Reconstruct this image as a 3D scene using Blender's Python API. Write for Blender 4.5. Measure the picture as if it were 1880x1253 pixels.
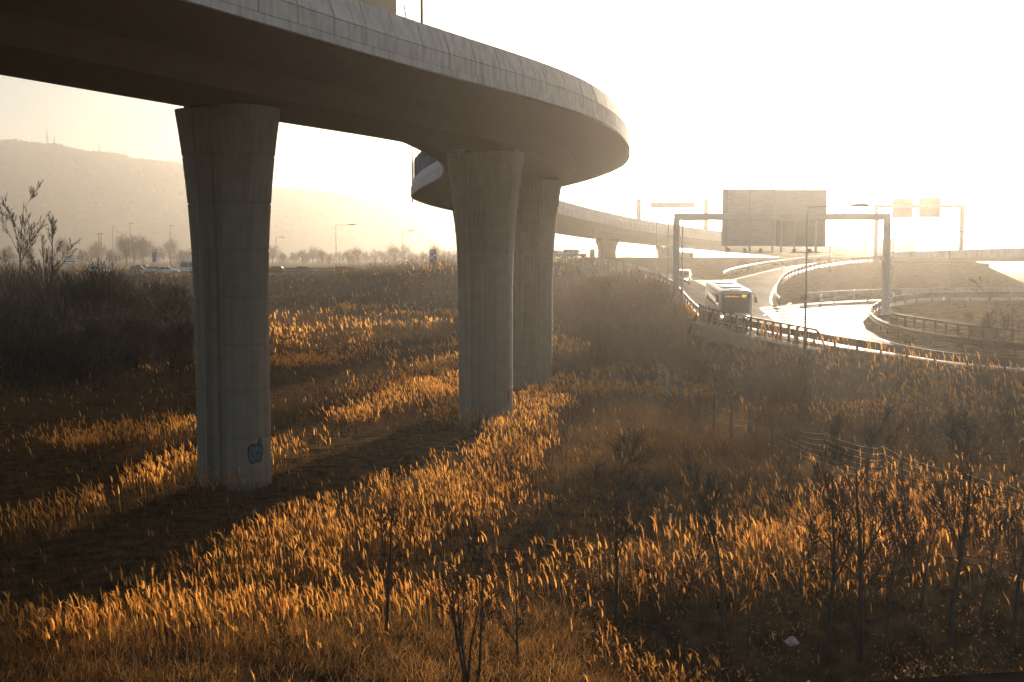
import bpy, bmesh, math, random
import numpy as np
from mathutils import Vector, Matrix
from mathutils.geometry import tessellate_polygon

for _o in list(bpy.data.objects):
    bpy.data.objects.remove(_o, do_unlink=True)
SC = bpy.context.scene
COL = SC.collection
rad = math.radians

# ------------------------------------------------------------------ camera
CAM_Z, FPX, HORIZON = 9.0, 2000.0, 472.0
PITCH = math.atan((626.5 - HORIZON) / FPX)
cam_d = bpy.data.cameras.new("camera")
cam_d.lens = 36.0 * FPX / 1880.0
cam_d.sensor_width = 36.0
cam_d.clip_start, cam_d.clip_end = 0.1, 12000.0
cam = bpy.data.objects.new("camera", cam_d)
cam.location = (0, 0, CAM_Z)
cam.rotation_euler = (math.pi / 2 - PITCH, 0, 0)
COL.objects.link(cam)
SC.camera = cam

# ------------------------------------------------------------------ light
SUN_AZ, SUN_EL = rad(16.7), rad(12.4)
to_sun = Vector((math.sin(SUN_AZ) * math.cos(SUN_EL), math.cos(SUN_AZ) * math.cos(SUN_EL), math.sin(SUN_EL)))
world = bpy.data.worlds.new("World")
SC.world = world
world.use_nodes = True
wn = world.node_tree
bg = wn.nodes["Background"]
sky = wn.nodes.new("ShaderNodeTexSky")
sky.sky_type = 'NISHITA'
sky.sun_disc = False
sky.sun_elevation, sky.sun_rotation = SUN_EL, SUN_AZ
sky.air_density, sky.dust_density, sky.ozone_density = 1.0, 1.2, 1.5
wn.links.new(sky.outputs[0], bg.inputs[0])
bg.inputs[1].default_value = 0.05
sd = bpy.data.lights.new("sun", 'SUN')
sd.energy, sd.angle, sd.color = 5.0, rad(0.53), (1.0, 0.81, 0.58)
sun = bpy.data.objects.new("sun", sd)
sun.rotation_euler = to_sun.to_track_quat('Z', 'Y').to_euler()
sun.location = to_sun * 300
COL.objects.link(sun)

vs = SC.view_settings
vs.view_transform, vs.look, vs.gamma, vs.use_curve_mapping = 'Standard', 'None', 1.0, False
vs.exposure = 1.06
cy = SC.cycles
cy.use_denoising = True
cy.max_bounces, cy.diffuse_bounces, cy.glossy_bounces = 6, 3, 2
cy.transmission_bounces, cy.volume_bounces, cy.transparent_max_bounces = 3, 1, 8
cy.sample_clamp_indirect = 6.0
HAZE_DENSITY, HAZE_G, HAZE_COL = 0.00047, 0.85, (1.0, 0.955, 0.91)

# ------------------------------------------------------------------ projection
CP, SP = math.cos(PITCH), math.sin(PITCH)


def ray(px, py):
    x, y = (px - 940.0) / FPX, -(py - 626.5) / FPX
    return (x, CP + y * SP, -SP + y * CP)


def W(px, py, Y):
    """the world point seen at photo pixel (px, py), Y metres ahead"""
    d = ray(px, py)
    t = Y / d[1]
    return Vector((d[0] * t, Y, CAM_Z + d[2] * t))


def G(px, py, z=0.0):
    d = ray(px, py)
    t = (z - CAM_Z) / d[2]
    return Vector((d[0] * t, d[1] * t, z))


RA, RB, RTOP = -1.36, 0.0587, 8.9      # the road climbs away from the camera


def zplane(Y):
    return np.clip(RA + RB * np.asarray(Y, float), 1.4, RTOP)


def R(px, py):
    """the point of the climbing road seen at (px, py)"""
    d = ray(px, py)
    t = (RA - CAM_Z) / (d[2] - RB * d[1])
    if t < 0 or RA + RB * d[1] * t > RTOP:
        t = (RTOP - CAM_Z) / min(d[2], -1e-4)
    return Vector((d[0] * t, d[1] * t, CAM_Z + d[2] * t))


# ------------------------------------------------------------------ materials
def mat(name, col, rough=0.7, metal=0.0, var=0.2, scale=2.0, stretch=(1, 1, 1), bump=0.0, spec=0.5, col2=None, detail=5.0):
    m = bpy.data.materials.new(name)
    m.use_nodes = True
    nt = m.node_tree
    b = nt.nodes["Principled BSDF"]
    tc = nt.nodes.new("ShaderNodeTexCoord")
    mp = nt.nodes.new("ShaderNodeMapping")
    mp.inputs["Scale"].default_value = stretch
    nz = nt.nodes.new("ShaderNodeTexNoise")
    nz.inputs["Scale"].default_value = scale
    nz.inputs["Detail"].default_value = detail
    nt.links.new(tc.outputs["Object"], mp.inputs[0])
    nt.links.new(mp.outputs[0], nz.inputs[0])
    rp = nt.nodes.new("ShaderNodeValToRGB")
    lo = [max(0.0, c * (1 - var)) for c in col]
    hi = [min(1.0, c * (1 + var)) for c in (col2 or col)]
    rp.color_ramp.elements[0].position, rp.color_ramp.elements[1].position = 0.32, 0.7
    rp.color_ramp.elements[0].color = (*lo, 1)
    rp.color_ramp.elements[1].color = (*hi, 1)
    nt.links.new(nz.outputs[0], rp.inputs[0])
    nt.links.new(rp.outputs[0], b.inputs["Base Color"])
    b.inputs["Roughness"].default_value = rough
    b.inputs["Metallic"].default_value = metal
    b.inputs["Specular IOR Level"].default_value = spec
    if bump:
        bp = nt.nodes.new("ShaderNodeBump")
        bp.inputs["Strength"].default_value = bump
        bp.inputs["Distance"].default_value = 0.05
        nt.links.new(nz.outputs[0], bp.inputs["Height"])
        nt.links.new(bp.outputs[0], b.inputs["Normal"])
    return m


def concrete(name, col, streak=0.35, stain=(0.16, 0.12, 0.085), fine=(3.0, 3.0, 0.22)):
    m = mat(name, col, rough=0.85, var=0.09, scale=2.2, spec=0.3, bump=0.12, detail=9)
    nt = m.node_tree
    b = nt.nodes["Principled BSDF"]
    base = b.inputs["Base Color"].links[0].from_socket
    tc = nt.nodes.new("ShaderNodeTexCoord")
    mp = nt.nodes.new("ShaderNodeMapping")
    mp.inputs["Scale"].default_value = fine
    nz = nt.nodes.new("ShaderNodeTexNoise")
    nz.inputs["Scale"].default_value = 1.6
    nz.inputs["Detail"].default_value = 7.0
    nz.inputs["Roughness"].default_value = 0.68
    nt.links.new(tc.outputs["Object"], mp.inputs[0])
    nt.links.new(mp.outputs[0], nz.inputs[0])
    rp = nt.nodes.new("ShaderNodeValToRGB")
    rp.color_ramp.elements[0].position, rp.color_ramp.elements[1].position = 0.46, 0.72
    rp.color_ramp.elements[0].color = (0, 0, 0, 1)
    rp.color_ramp.elements[1].color = (streak, streak, streak, 1)
    nt.links.new(nz.outputs[0], rp.inputs[0])
    mx = nt.nodes.new("ShaderNodeMix")
    mx.data_type = 'RGBA'
    nt.links.new(rp.outputs[0], mx.inputs[0])
    nt.links.new(base, mx.inputs[6])
    mx.inputs[7].default_value = (*stain, 1)
    nt.links.new(mx.outputs[2], b.inputs["Base Color"])
    return m


def leafy(name, trans=0.5):
    """dry grass: colour from the vertex tint, lets the sun shine through"""
    m = bpy.data.materials.new(name)
    m.use_nodes = True
    nt = m.node_tree
    b = nt.nodes["Principled BSDF"]
    at = nt.nodes.new("ShaderNodeAttribute")
    at.attribute_name = "tint"
    nt.links.new(at.outputs["Color"], b.inputs["Base Color"])
    b.inputs["Roughness"].default_value = 0.75
    b.inputs["Specular IOR Level"].default_value = 0.2
    tr = nt.nodes.new("ShaderNodeBsdfTranslucent")
    nt.links.new(at.outputs["Color"], tr.inputs[0])
    mx = nt.nodes.new("ShaderNodeMixShader")
    mx.inputs[0].default_value = trans
    nt.links.new(b.outputs[0], mx.inputs[1])
    nt.links.new(tr.outputs[0], mx.inputs[2])
    nt.links.new(mx.outputs[0], nt.nodes["Material Output"].inputs[0])
    return m


def matte(m, gloss=0.0, rough=0.5):
    """dull surfaces that keep no mirror sheen at a flat angle, or only a little"""
    nt = m.node_tree
    b = nt.nodes["Principled BSDF"]
    d = nt.nodes.new("ShaderNodeBsdfDiffuse")
    nt.links.new(b.inputs["Base Color"].links[0].from_socket, d.inputs[0])
    if b.inputs["Normal"].links:
        nt.links.new(b.inputs["Normal"].links[0].from_socket, d.inputs["Normal"])
    out = d.outputs[0]
    if gloss:
        g = nt.nodes.new("ShaderNodeBsdfGlossy")
        g.inputs["Roughness"].default_value = rough
        mx = nt.nodes.new("ShaderNodeMixShader")
        mx.inputs[0].default_value = gloss
        nt.links.new(out, mx.inputs[1])
        nt.links.new(g.outputs[0], mx.inputs[2])
        out = mx.outputs[0]
    nt.links.new(out, nt.nodes["Material Output"].inputs[0])
    nt.nodes.remove(b)
    return m


def glow(name, col, strength):
    m = mat(name, col, var=0.05)
    b = m.node_tree.nodes["Principled BSDF"]
    b.inputs["Emission Color"].default_value = (*col, 1)
    b.inputs["Emission Strength"].default_value = strength
    return m


M = dict(
    concrete=concrete("weathered_concrete", (0.66, 0.635, 0.61), streak=0.55, stain=(.24, .19, .14), fine=(2.2, 2.2, 0.3)),
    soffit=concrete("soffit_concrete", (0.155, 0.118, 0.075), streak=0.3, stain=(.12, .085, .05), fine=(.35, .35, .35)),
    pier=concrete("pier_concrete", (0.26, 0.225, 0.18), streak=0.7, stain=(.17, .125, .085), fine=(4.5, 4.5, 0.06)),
    joint=concrete("joint_shadow_gap", (0.07, 0.06, 0.05), streak=0.2),
    rough_wall=concrete("old_wall_concrete", (0.2, 0.165, 0.13)),
    asphalt=mat("asphalt", (0.10, 0.092, 0.084), rough=0.66, var=0.35, scale=0.7, stretch=(1, .25, 1), spec=0.1),
    paint=mat("road_paint", (0.78, 0.76, 0.7), rough=0.5, var=0.12, scale=4),
    steel=mat("galvanised_steel", (0.40, 0.40, 0.40), rough=0.45, metal=0.7, var=0.2, scale=3),
    rusty=mat("dull_steel", (0.04, 0.028, 0.02), rough=0.55, metal=0.4, var=0.3, scale=4),
    pole=mat("pole_steel", (0.2, 0.195, 0.185), rough=0.5, metal=0.5, var=0.15, scale=2),
    gantry=mat("gantry_paint", (0.36, 0.36, 0.38), rough=0.5, metal=0.2, var=0.1, scale=1),
    signback=mat("sign_back", (0.42, 0.41, 0.41), rough=0.55, metal=0.3, var=0.1, scale=1.5, stretch=(1, 1, 4)),
    signback2=mat("sign_back_dark", (0.26, 0.235, 0.2), rough=0.6, metal=0.3, var=0.1, scale=1.5),
    blue=mat("blue_sign", (0.035, 0.06, 0.28), rough=0.4, var=0.1),
    white=mat("white_paint", (0.75, 0.75, 0.74), rough=0.35, var=0.06),
    carwhite=mat("white_car_paint", (0.72, 0.72, 0.7), rough=0.22, var=0.03),
    cargrey=mat("grey_car_paint", (0.2, 0.21, 0.22), rough=0.22, metal=0.4, var=0.03),
    carsilver=mat("silver_car_paint", (0.5, 0.5, 0.49), rough=0.22, metal=0.6, var=0.03),
    carred=mat("red_car_paint", (0.3, 0.05, 0.03), rough=0.22, var=0.03),
    cargreen=mat("green_car_paint", (0.05, 0.09, 0.04), rough=0.22, var=0.03),
    glass=mat("dark_glass", (0.03, 0.035, 0.04), rough=0.08, var=0.1, spec=0.8),
    rubber=mat("rubber", (0.02, 0.02, 0.02), rough=0.85, var=0.2),
    rim=mat("alloy_rim", (0.45, 0.45, 0.46), rough=0.35, metal=0.9, var=0.05),
    dark=mat("dark_plastic", (0.03, 0.03, 0.03), rough=0.55, var=0.2),
    lamp_on=glow("lit_headlight", (1.0, 0.93, 0.8), 9.0),
    amber=glow("amber_display", (1.0, 0.42, 0.06), 1.5),
    lens=mat("lamp_lens", (0.7, 0.7, 0.68), rough=0.15, var=0.05),
    redlens=mat("tail_lens", (0.4, 0.02, 0.015), rough=0.2, var=0.05),
    bark=mat("bark", (0.03, 0.023, 0.018), rough=0.9, var=0.35, scale=6, stretch=(1, 1, .3)),
    twig=mat("twigs", (0.07, 0.05, 0.035), rough=0.9, var=0.3, scale=3),
    fartree=mat("far_tree", (0.09, 0.07, 0.045), rough=0.95, var=0.3, scale=.4),
    wood=mat("fence_post_wood", (0.09, 0.065, 0.045), rough=0.9, var=0.3, scale=5, stretch=(1, 1, .2)),
    wire=mat("fence_wire", (0.4, 0.33, 0.25), rough=0.65, metal=0.6, var=0.2, scale=8),
    bluewall=mat("blue_noise_barrier", (0.012, 0.018, 0.16), rough=0.8, var=0.15, scale=.5, spec=0.1),
    beige=mat("beige_truck_paint", (0.55, 0.42, 0.3), rough=0.45, var=0.1, scale=.6),
    brick_red=mat("faded_red_letters", (0.4, 0.12, 0.06), rough=0.6, var=0.15),
    sprayblue=mat("spray_blue", (0.05, 0.125, 0.2), rough=0.7, var=0.35, scale=5),
    sprayblack=mat("spray_black", (0.012, 0.012, 0.013), rough=0.7, var=0.2),
    sprayred=mat("spray_red", (0.3, 0.03, 0.03), rough=0.7, var=0.2),
    pink=mat("pink_plastic", (0.5, 0.3, 0.27), rough=0.4, var=0.3, scale=12),
    ledge=mat("dark_stone", (0.016, 0.014, 0.012), rough=1.0, var=0.5, scale=3, spec=0.0, bump=.4),
    darksteel=mat('worn_dark_steel', (0.1, 0.075, 0.055), rough=0.6, metal=0.3, var=0.3, scale=4),
    gravel=mat("gravel", (0.085, 0.07, 0.056), rough=0.95, var=0.5, scale=9, bump=0.6),
    grass=leafy("dry_grass", 0.5),
    plume=leafy("grass_plumes", 0.78),
    scrub=leafy("dry_scrub", 0.3),
    forest=leafy("far_wood", 0.15),
)


def ground_mat():
    m = mat("ground_soil", (0.035, 0.022, 0.012), rough=0.95, var=0.6, scale=1.6, spec=0.05, col2=(0.085, 0.054, 0.025), bump=0.8, detail=14)
    return m


M['ground'] = ground_mat()
matte(M['ground'])
matte(M['asphalt'], 0.02, 0.34)
M['hill'] = mat("hill_ground", (0.09, 0.075, 0.05), rough=0.95, var=0.3, scale=0.01, spec=0.1)


# ------------------------------------------------------------------ mesh helpers
class MB:
    def __init__(self):
        self.v, self.f = [], []

    def add(self, vs, fs):
        o = len(self.v)
        self.v += [tuple(p) for p in vs]
        self.f += [tuple(i + o for i in f) for f in fs]
        return self

    def box(self, c, s, rz=0.0, taper=1.0):
        x, y, z = (k / 2 for k in s)
        ca, sa = math.cos(rz), math.sin(rz)
        vs = []
        for dz, t in ((-z, 1.0), (z, taper)):
            for dx, dy in ((-x, -y), (x, -y), (x, y), (-x, y)):
                dx, dy = dx * t, dy * t
                vs.append((c[0] + dx * ca - dy * sa, c[1] + dx * sa + dy * ca, c[2] + dz))
        return self.add(vs, [(3, 2, 1, 0), (4, 5, 6, 7), (0, 1, 5, 4), (1, 2, 6, 5), (2, 3, 7, 6), (3, 0, 4, 7)])

    def tube(self, pts, radii, n=6, cap=True):
        pts = [Vector(p) for p in pts]
        if not hasattr(radii, '__len__'):
            radii = [radii] * len(pts)
        vs, fs = [], []
        ref = None
        for i, p in enumerate(pts):
            t = (pts[min(i + 1, len(pts) - 1)] - pts[max(i - 1, 0)])
            t = t.normalized() if t.length > 1e-9 else Vector((0, 0, 1))
            if ref is None:
                ref = Vector((1, 0, 0)) if abs(t.x) < 0.9 else Vector((0, 1, 0))
            a = (ref - t * ref.dot(t)).normalized()
            b = t.cross(a)
            ref = a
            for k in range(n):
                w = 2 * math.pi * k / n
                vs.append(p + (a * math.cos(w) + b * math.sin(w)) * radii[i])
        for i in range(len(pts) - 1):
            for k in range(n):
                fs.append((i * n + k, i * n + (k + 1) % n, (i + 1) * n + (k + 1) % n, (i + 1) * n + k))
        if cap:
            fs.append(tuple(range(n - 1, -1, -1)))
            fs.append(tuple((len(pts) - 1) * n + k for k in range(n)))
        return self.add(vs, fs)

    def loft(self, rings, closed=True, cap=True):
        n = len(rings[0])
        vs = [p for r in rings for p in r]
        fs = []
        for i in range(len(rings) - 1):
            for k in range(n if closed else n - 1):
                fs.append((i * n + k, i * n + (k + 1) % n, (i + 1) * n + (k + 1) % n, (i + 1) * n + k))
        if cap and closed:
            fs.append(tuple(range(n - 1, -1, -1)))
            fs.append(tuple((len(rings) - 1) * n + k for k in range(n)))
        return self.add(vs, fs)

    def prism(self, prof, axis_pts):
        """profile polygon [(a, b)] extruded between two frames (origin, A, B)"""
        rings = [[o + A * a + B * b for a, b in prof] for o, A, B in axis_pts]
        return self.loft(rings)

    def strip(self, pts, width_vec_fn, thick):
        return self

    def build(self, name, material, parent=None, smooth=False, local=None):
        off = Vector((0, 0, 0)) if local is None else Vector(local)
        me = bpy.data.meshes.new(name)
        me.from_pydata([(p[0] - off[0], p[1] - off[1], p[2] - off[2]) for p in self.v], [], self.f)
        if smooth:
            me.polygons.foreach_set("use_smooth", [True] * len(me.polygons))
        me.update()
        if material is not None:
            me.materials.append(material)
        o = bpy.data.objects.new(name, me)
        COL.objects.link(o)
        if parent is not None:
            o.parent = parent
        return o


def fix_normals(o):
    bm = bmesh.new()
    bm.from_mesh(o.data)
    bmesh.ops.recalc_face_normals(bm, faces=bm.faces)
    bm.to_mesh(o.data)
    bm.free()
    return o


def bevel(o, w=0.03, seg=2):
    bm = bmesh.new()
    bm.from_mesh(o.data)
    bmesh.ops.remove_doubles(bm, verts=bm.verts, dist=1e-4)
    bmesh.ops.bevel(bm, geom=[e for e in bm.edges if len(e.link_faces) == 2 and e.calc_face_angle(0) > 0.5], offset=w, segments=seg, affect='EDGES', profile=0.5)
    bm.to_mesh(o.data)
    bm.free()
    return o


def tag(o, label=None, cat=None, group=None, kind=None):
    for k, v in (("label", label), ("category", cat), ("group", group), ("kind", kind)):
        if v:
            o[k] = v
    return o


def thing(name, label, cat, loc=(0, 0, 0), rz=0.0, group=None):
    o = bpy.data.objects.new(name, None)
    COL.objects.link(o)
    o.empty_display_size = 0.3
    o.location, o.rotation_euler = loc, (0, 0, rz)
    return tag(o, label, cat, group)


def dup(root, loc, rz=None, label=None, group=None, scale=None, recolor=None):
    r = root.copy()
    COL.objects.link(r)
    r.location = loc
    if rz is not None:
        r.rotation_euler = (0, 0, rz)
    if scale:
        r.scale = (scale,) * 3
    tag(r, label, None, group)

    def rec(src, par):
        for ch in [c for c in bpy.data.objects if c.parent == src]:
            c = ch.copy()
            COL.objects.link(c)
            c.parent = par
            if recolor and ch.data and ch.data.materials and ch.data.materials[0] == recolor[0]:
                c.data = ch.data.copy()
                c.data.materials[0] = recolor[1]
            rec(ch, c)
    rec(root, r)
    return r


def resample(pts, step, start=0.0):
    """points every `step` metres along a polyline, with the heading there"""
    pts = [Vector(p) for p in pts]
    out, s, nxt = [], 0.0, start
    for a, b in zip(pts, pts[1:]):
        L = (b - a).length
        while nxt <= s + L + 1e-9 and L > 0:
            out.append((a.lerp(b, (nxt - s) / L), (b - a).normalized()))
            nxt += step
        s += L
    return out


def smooth_path(pts, n=6):
    P = [Vector(p) for p in pts]
    P = [P[0] * 2 - P[1]] + P + [P[-1] * 2 - P[-2]]
    out = []
    for i in range(1, len(P) - 2):
        p0, p1, p2, p3 = P[i - 1:i + 3]
        for k in range(n):
            t = k / n
            out.append(0.5 * ((2 * p1) + (p2 - p0) * t + (2 * p0 - 5 * p1 + 4 * p2 - p3) * t * t + (3 * p1 - p0 - 3 * p2 + p3) * t ** 3))
    out.append(P[-2])
    return out


# ------------------------------------------------------------------ terrain
def sstep(a, b, x):
    t = np.clip((x - a) / (b - a), 0, 1)
    return t * t * (3 - 2 * t)


_rng = np.random.RandomState(7)
_tab = _rng.rand(256, 256)


def vnoise(x, y):
    x, y = np.asarray(x, float), np.asarray(y, float)
    xi, yi = np.floor(x).astype(int), np.floor(y).astype(int)
    fx, fy = x - xi, y - yi
    fx, fy = fx * fx * (3 - 2 * fx), fy * fy * (3 - 2 * fy)
    g = lambda a, b: _tab[a % 256, b % 256]
    return (g(xi, yi) * (1 - fx) + g(xi + 1, yi) * fx) * (1 - fy) + (g(xi, yi + 1) * (1 - fx) + g(xi + 1, yi + 1) * fx) * fy


def fnoise(x, y, s):
    return (vnoise(x / s, y / s) + 0.5 * vnoise(x / s * 2.1 + 17, y / s * 2.1 + 5) + 0.25 * vnoise(x / s * 4.3 + 3, y / s * 4.3 + 31)) / 1.75


EDGE_PX = [(2000, 704), (1880, 690), (1760, 680), (1620, 658), (1500, 638), (1440, 626), (1380, 613), (1330, 603), (1290, 592),
           (1265, 574), (1248, 550), (1232, 532), (1205, 518), (1170, 509)]
EDGE = [tuple(R(*p)[:2]) for p in EDGE_PX] + [(10, 160), (-2, 186), (-30, 207), (-80, 217), (-160, 220), (-320, 221), (-900, 221)]
HIGH = [(3200, -40), (200, 25), (80, 42), (45, 52)] + EDGE + [(-3200, 221), (-3200, 4200), (3200, 4200)]
CUT = [(58.8, 125.0), (66.7, 153.0)]


def seg_dist(X, Y, pts):
    best = np.full(X.shape, 1e9)
    for (x0, y0), (x1, y1) in zip(pts, pts[1:]):
        dx, dy = x1 - x0, y1 - y0
        t = np.clip(((X - x0) * dx + (Y - y0) * dy) / (dx * dx + dy * dy + 1e-12), 0, 1)
        best = np.minimum(best, (X - x0 - t * dx) ** 2 + (Y - y0 - t * dy) ** 2)
    return np.sqrt(best)


def inside(X, Y, poly):
    r = np.zeros(X.shape, bool)
    for (x0, y0), (x1, y1) in zip(poly, poly[1:] + poly[:1]):
        if y0 == y1:
            continue
        c = ((y0 > Y) != (y1 > Y)) & (X < (x1 - x0) * (Y - y0) / (y1 - y0) + x0)
        r ^= c
    return r


def ztop(X, Y):
    z = zplane(Y)
    w = sstep(18, -35, X) * sstep(135, 165, Y)
    z = z * (1 - w) + 5.5 * w
    far = sstep(260, 420, Y)
    z = z * (1 - far) + np.where(X < 60, 4.6, 6.0) * far
    (x0, y0), (x1, y1) = CUT
    L = math.hypot(x1 - x0, y1 - y0)
    nx, ny = (y1 - y0) / L, -(x1 - x0) / L
    dd = (X - x0) * nx + (Y - y0) * ny
    cut = np.clip(dd, 0, 30) * 0.55 * sstep(96, 112, Y)
    return np.where(dd > 0, np.maximum(z - cut, 1.5), z)


def H(X, Y):
    X, Y = np.asarray(X, float), np.asarray(Y, float)
    ins = inside(X, Y, HIGH)
    d = seg_dist(X, Y, HIGH[:len(HIGH) - 3])
    L = 5.0 + 9.0 * sstep(150, 200, Y)
    under = np.exp(-(((X - 16.0) / 5) ** 2 + ((Y - 84) / 7) ** 2))
    L = L * (1 - 0.72 * under) * np.where((np.abs(X + 46) < 8.5) & (Y > 200), .12, 1.0)
    zt = ztop(X, Y)
    base = 0.5 * (fnoise(X, Y, 9.0) - 0.5) + 0.28 * (fnoise(X + 50, Y, 2.6) - 0.5)
    base = base * sstep(400, 230, Y)
    # rises and ditches added on the right, shaped to throw the foreground into shade
    base = base + 0.8 * np.exp(-((Y - 41.5 + 0.25 * (X - 8)) / 3.0) ** 2) * sstep(0, 7, X) * sstep(30, 18, X)
    base = base - 0.6 * np.exp(-((Y - 35.0) / 2.5) ** 2) * sstep(1, 7, X)
    base = base + 0.35 * np.exp(-((Y - 30.6) / 1.5) ** 2) * sstep(1, 5, X)
    base = base - 1.7 * np.exp(-((Y - 25.0) / 2.6) ** 2) * sstep(0.5, 4, X)
    out = base + (zt - base) * (1 - sstep(0, 1, d / L))
    return np.where(ins, zt, out)


def H1(x, y):
    return float(H(np.array([x]), np.array([y]))[0])


def np_mesh(name, verts, loop_idx, counts, material, tint=None):
    """large mesh straight from arrays"""
    me = bpy.data.meshes.new(name)
    nv, nf = len(verts), len(counts)
    me.vertices.add(nv)
    me.vertices.foreach_set("co", np.ascontiguousarray(verts, np.float32).ravel())
    me.loops.add(len(loop_idx))
    me.loops.foreach_set("vertex_index", np.ascontiguousarray(loop_idx, np.int32))
    me.polygons.add(nf)
    starts = np.concatenate(([0], np.cumsum(counts)[:-1])).astype(np.int32)
    me.polygons.foreach_set("loop_start", starts)
    if tint is not None:
        a = me.color_attributes.new("tint", 'FLOAT_COLOR', 'POINT')
        a.data.foreach_set("color", np.ascontiguousarray(np.column_stack([tint, np.ones(nv)]), np.float32).ravel())
    me.materials.append(material)
    me.update(calc_edges=True)
    me.validate()
    o = bpy.data.objects.new(name, me)
    COL.objects.link(o)
    return o


def axis(lo, hi, step, far_lo, far_hi):
    a = list(np.arange(lo, hi + step / 2, step))
    s, x = step, hi
    while x < far_hi:
        s *= 1.35
        x = min(x + s, far_hi)
        a.append(x)
    s, x = step, lo
    while x > far_lo:
        s *= 1.35
        x = max(x - s, far_lo)
        a.insert(0, x)
    return np.array(a)


gx = axis(-75, 75, 0.75, -2900, 2900)
gy = axis(14, 232, 0.75, -250, 3800)
GX, GY = np.meshgrid(gx, gy)
GZ = H(GX.ravel(), GY.ravel())
nx_, ny_ = len(gx), len(gy)
ii = (np.arange(ny_ - 1)[:, None] * nx_ + np.arange(nx_ - 1)[None, :]).ravel()
quads = np.column_stack([ii, ii + 1, ii + nx_ + 1, ii + nx_])
ground = np_mesh("ground", np.column_stack([GX.ravel(), GY.ravel(), GZ]), quads.ravel(), np.full(len(quads), 4), M['ground'])
ground.data.polygons.foreach_set("use_smooth", np.ones(len(quads), bool))
tag(ground, kind="structure")


def flat_poly(name, pts, material, lift, parent=None):
    tris = tessellate_polygon([[Vector(p) for p in pts]])
    mb = MB()
    mb.add([Vector(p) + Vector((0, 0, lift)) for p in pts], [tuple(t) for t in tris])
    o = mb.build(name, material, parent)
    bm = bmesh.new()
    bm.from_mesh(o.data)
    for f in bm.faces:
        f.normal_update()
        if f.normal.z < 0:
            f.normal_flip()
    bm.to_mesh(o.data)
    bm.free()
    return o


# hill far behind
ridge_px = [(-900, 300), (-500, 255), (-200, 250), (0, 262), (60, 262), (120, 268), (180, 280), (250, 288), (340, 302), (420, 325), (500, 345), (560, 348), (620, 354), (680, 368), (720, 380), (780, 400), (830, 418), (900, 438), (980, 452), (1100, 462), (1250, 470)]
HILL_Y = 2000.0
rx = np.array([(p[0] - 940) / FPX * HILL_Y for p in ridge_px])
rz = np.array([CAM_Z + (HORIZON - p[1]) / FPX * HILL_Y - 10 for p in ridge_px])
hx = np.linspace(rx[0], rx[-1], 160)
hv = np.linspace(0, 1, 26)
HXg, HVg = np.meshgrid(hx, hv)
rise = np.sin(np.clip(HVg, 0, 1) * math.pi) ** 0.8
hz = np.interp(HXg, rx, rz) * rise + (fnoise(HXg, HVg * 700, 90.0) - 0.5) * 14 * rise
hy = HILL_Y - 380 + HVg * 760
ii = (np.arange(25)[:, None] * 160 + np.arange(159)[None, :]).ravel()
q = np.column_stack([ii, ii + 1, ii + 161, ii + 160])
hill = np_mesh("hill", np.column_stack([HXg.ravel(), hy.ravel(), hz.ravel() - 0.5 + 2.0]), q.ravel(), np.full(len(q), 4), M['hill'])
tag(hill, kind="structure")

# ------------------------------------------------------------------ viaduct
CL = [(-41, -20, 14.9), (-33.5, -4, 14.9), (-22.2, 19, 14.85), (-10.8, 41.5, 14.8), (-1.9, 58, 14.7), (1.35, 75, 14.4), (0.6, 92, 14.45), (-2.9, 110, 14.4),
      (-4.6, 124, 14.3), (-2.4, 140, 13.9), (4.5, 157, 13.0), (14.5, 175, 11.9), (29, 198, 10.9), (47, 224, 9.9), (66, 252, 8.7), (86, 280, 7.4)]
path = smooth_path(CL, 24)
path = [p for p, _ in resample(path, 1.0)]
frames = []
for i, p in enumerate(path):
    t = path[min(i + 1, len(path) - 1)] - path[max(i - 1, 0)]
    t = Vector((t.x, t.y, 0)).normalized()
    frames.append((p, t, Vector((t.y, -t.x, 0))))


def station_near(x, y):
    return min(range(len(path)), key=lambda i: (path[i].x - x) ** 2 + (path[i].y - y) ** 2)


def sweep(prof, i0=0, i1=None, smooth=True, name="", m=None, parent=None, closed=True):
    i1 = len(frames) - 1 if i1 is None else i1
    mb = MB()
    mb.loft([[p + n * u + Vector((0, 0, v)) for u, v in prof] for p, t, n in frames[i0:i1 + 1]], closed=closed, cap=closed)
    o = mb.build(name, m, parent)
    fix_normals(o)
    if smooth:
        o.data.polygons.foreach_set("use_smooth", [True] * len(o.data.polygons))
        o.data.set_sharp_from_angle(angle=rad(16))
    return o


viaduct = thing("viaduct", "long curved concrete viaduct sweeping overhead on flared piers", "viaduct")
arc = [(-6.48, 1.62), (-6.48, 1.3), (-4.6, 1.05), (-3.1, 0.72), (-2.25, 0.0), (2.25, 0.0), (3.1, 0.72), (4.6, 1.05), (6.48, 1.3), (6.48, 1.62)]
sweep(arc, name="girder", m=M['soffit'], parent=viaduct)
sweep([(-6.2, 1.624), (6.2, 1.624), (6.2, 1.72), (-6.2, 1.72)], name="deck_road", m=M['asphalt'], parent=viaduct)
END_W = len(frames) - 1


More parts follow.
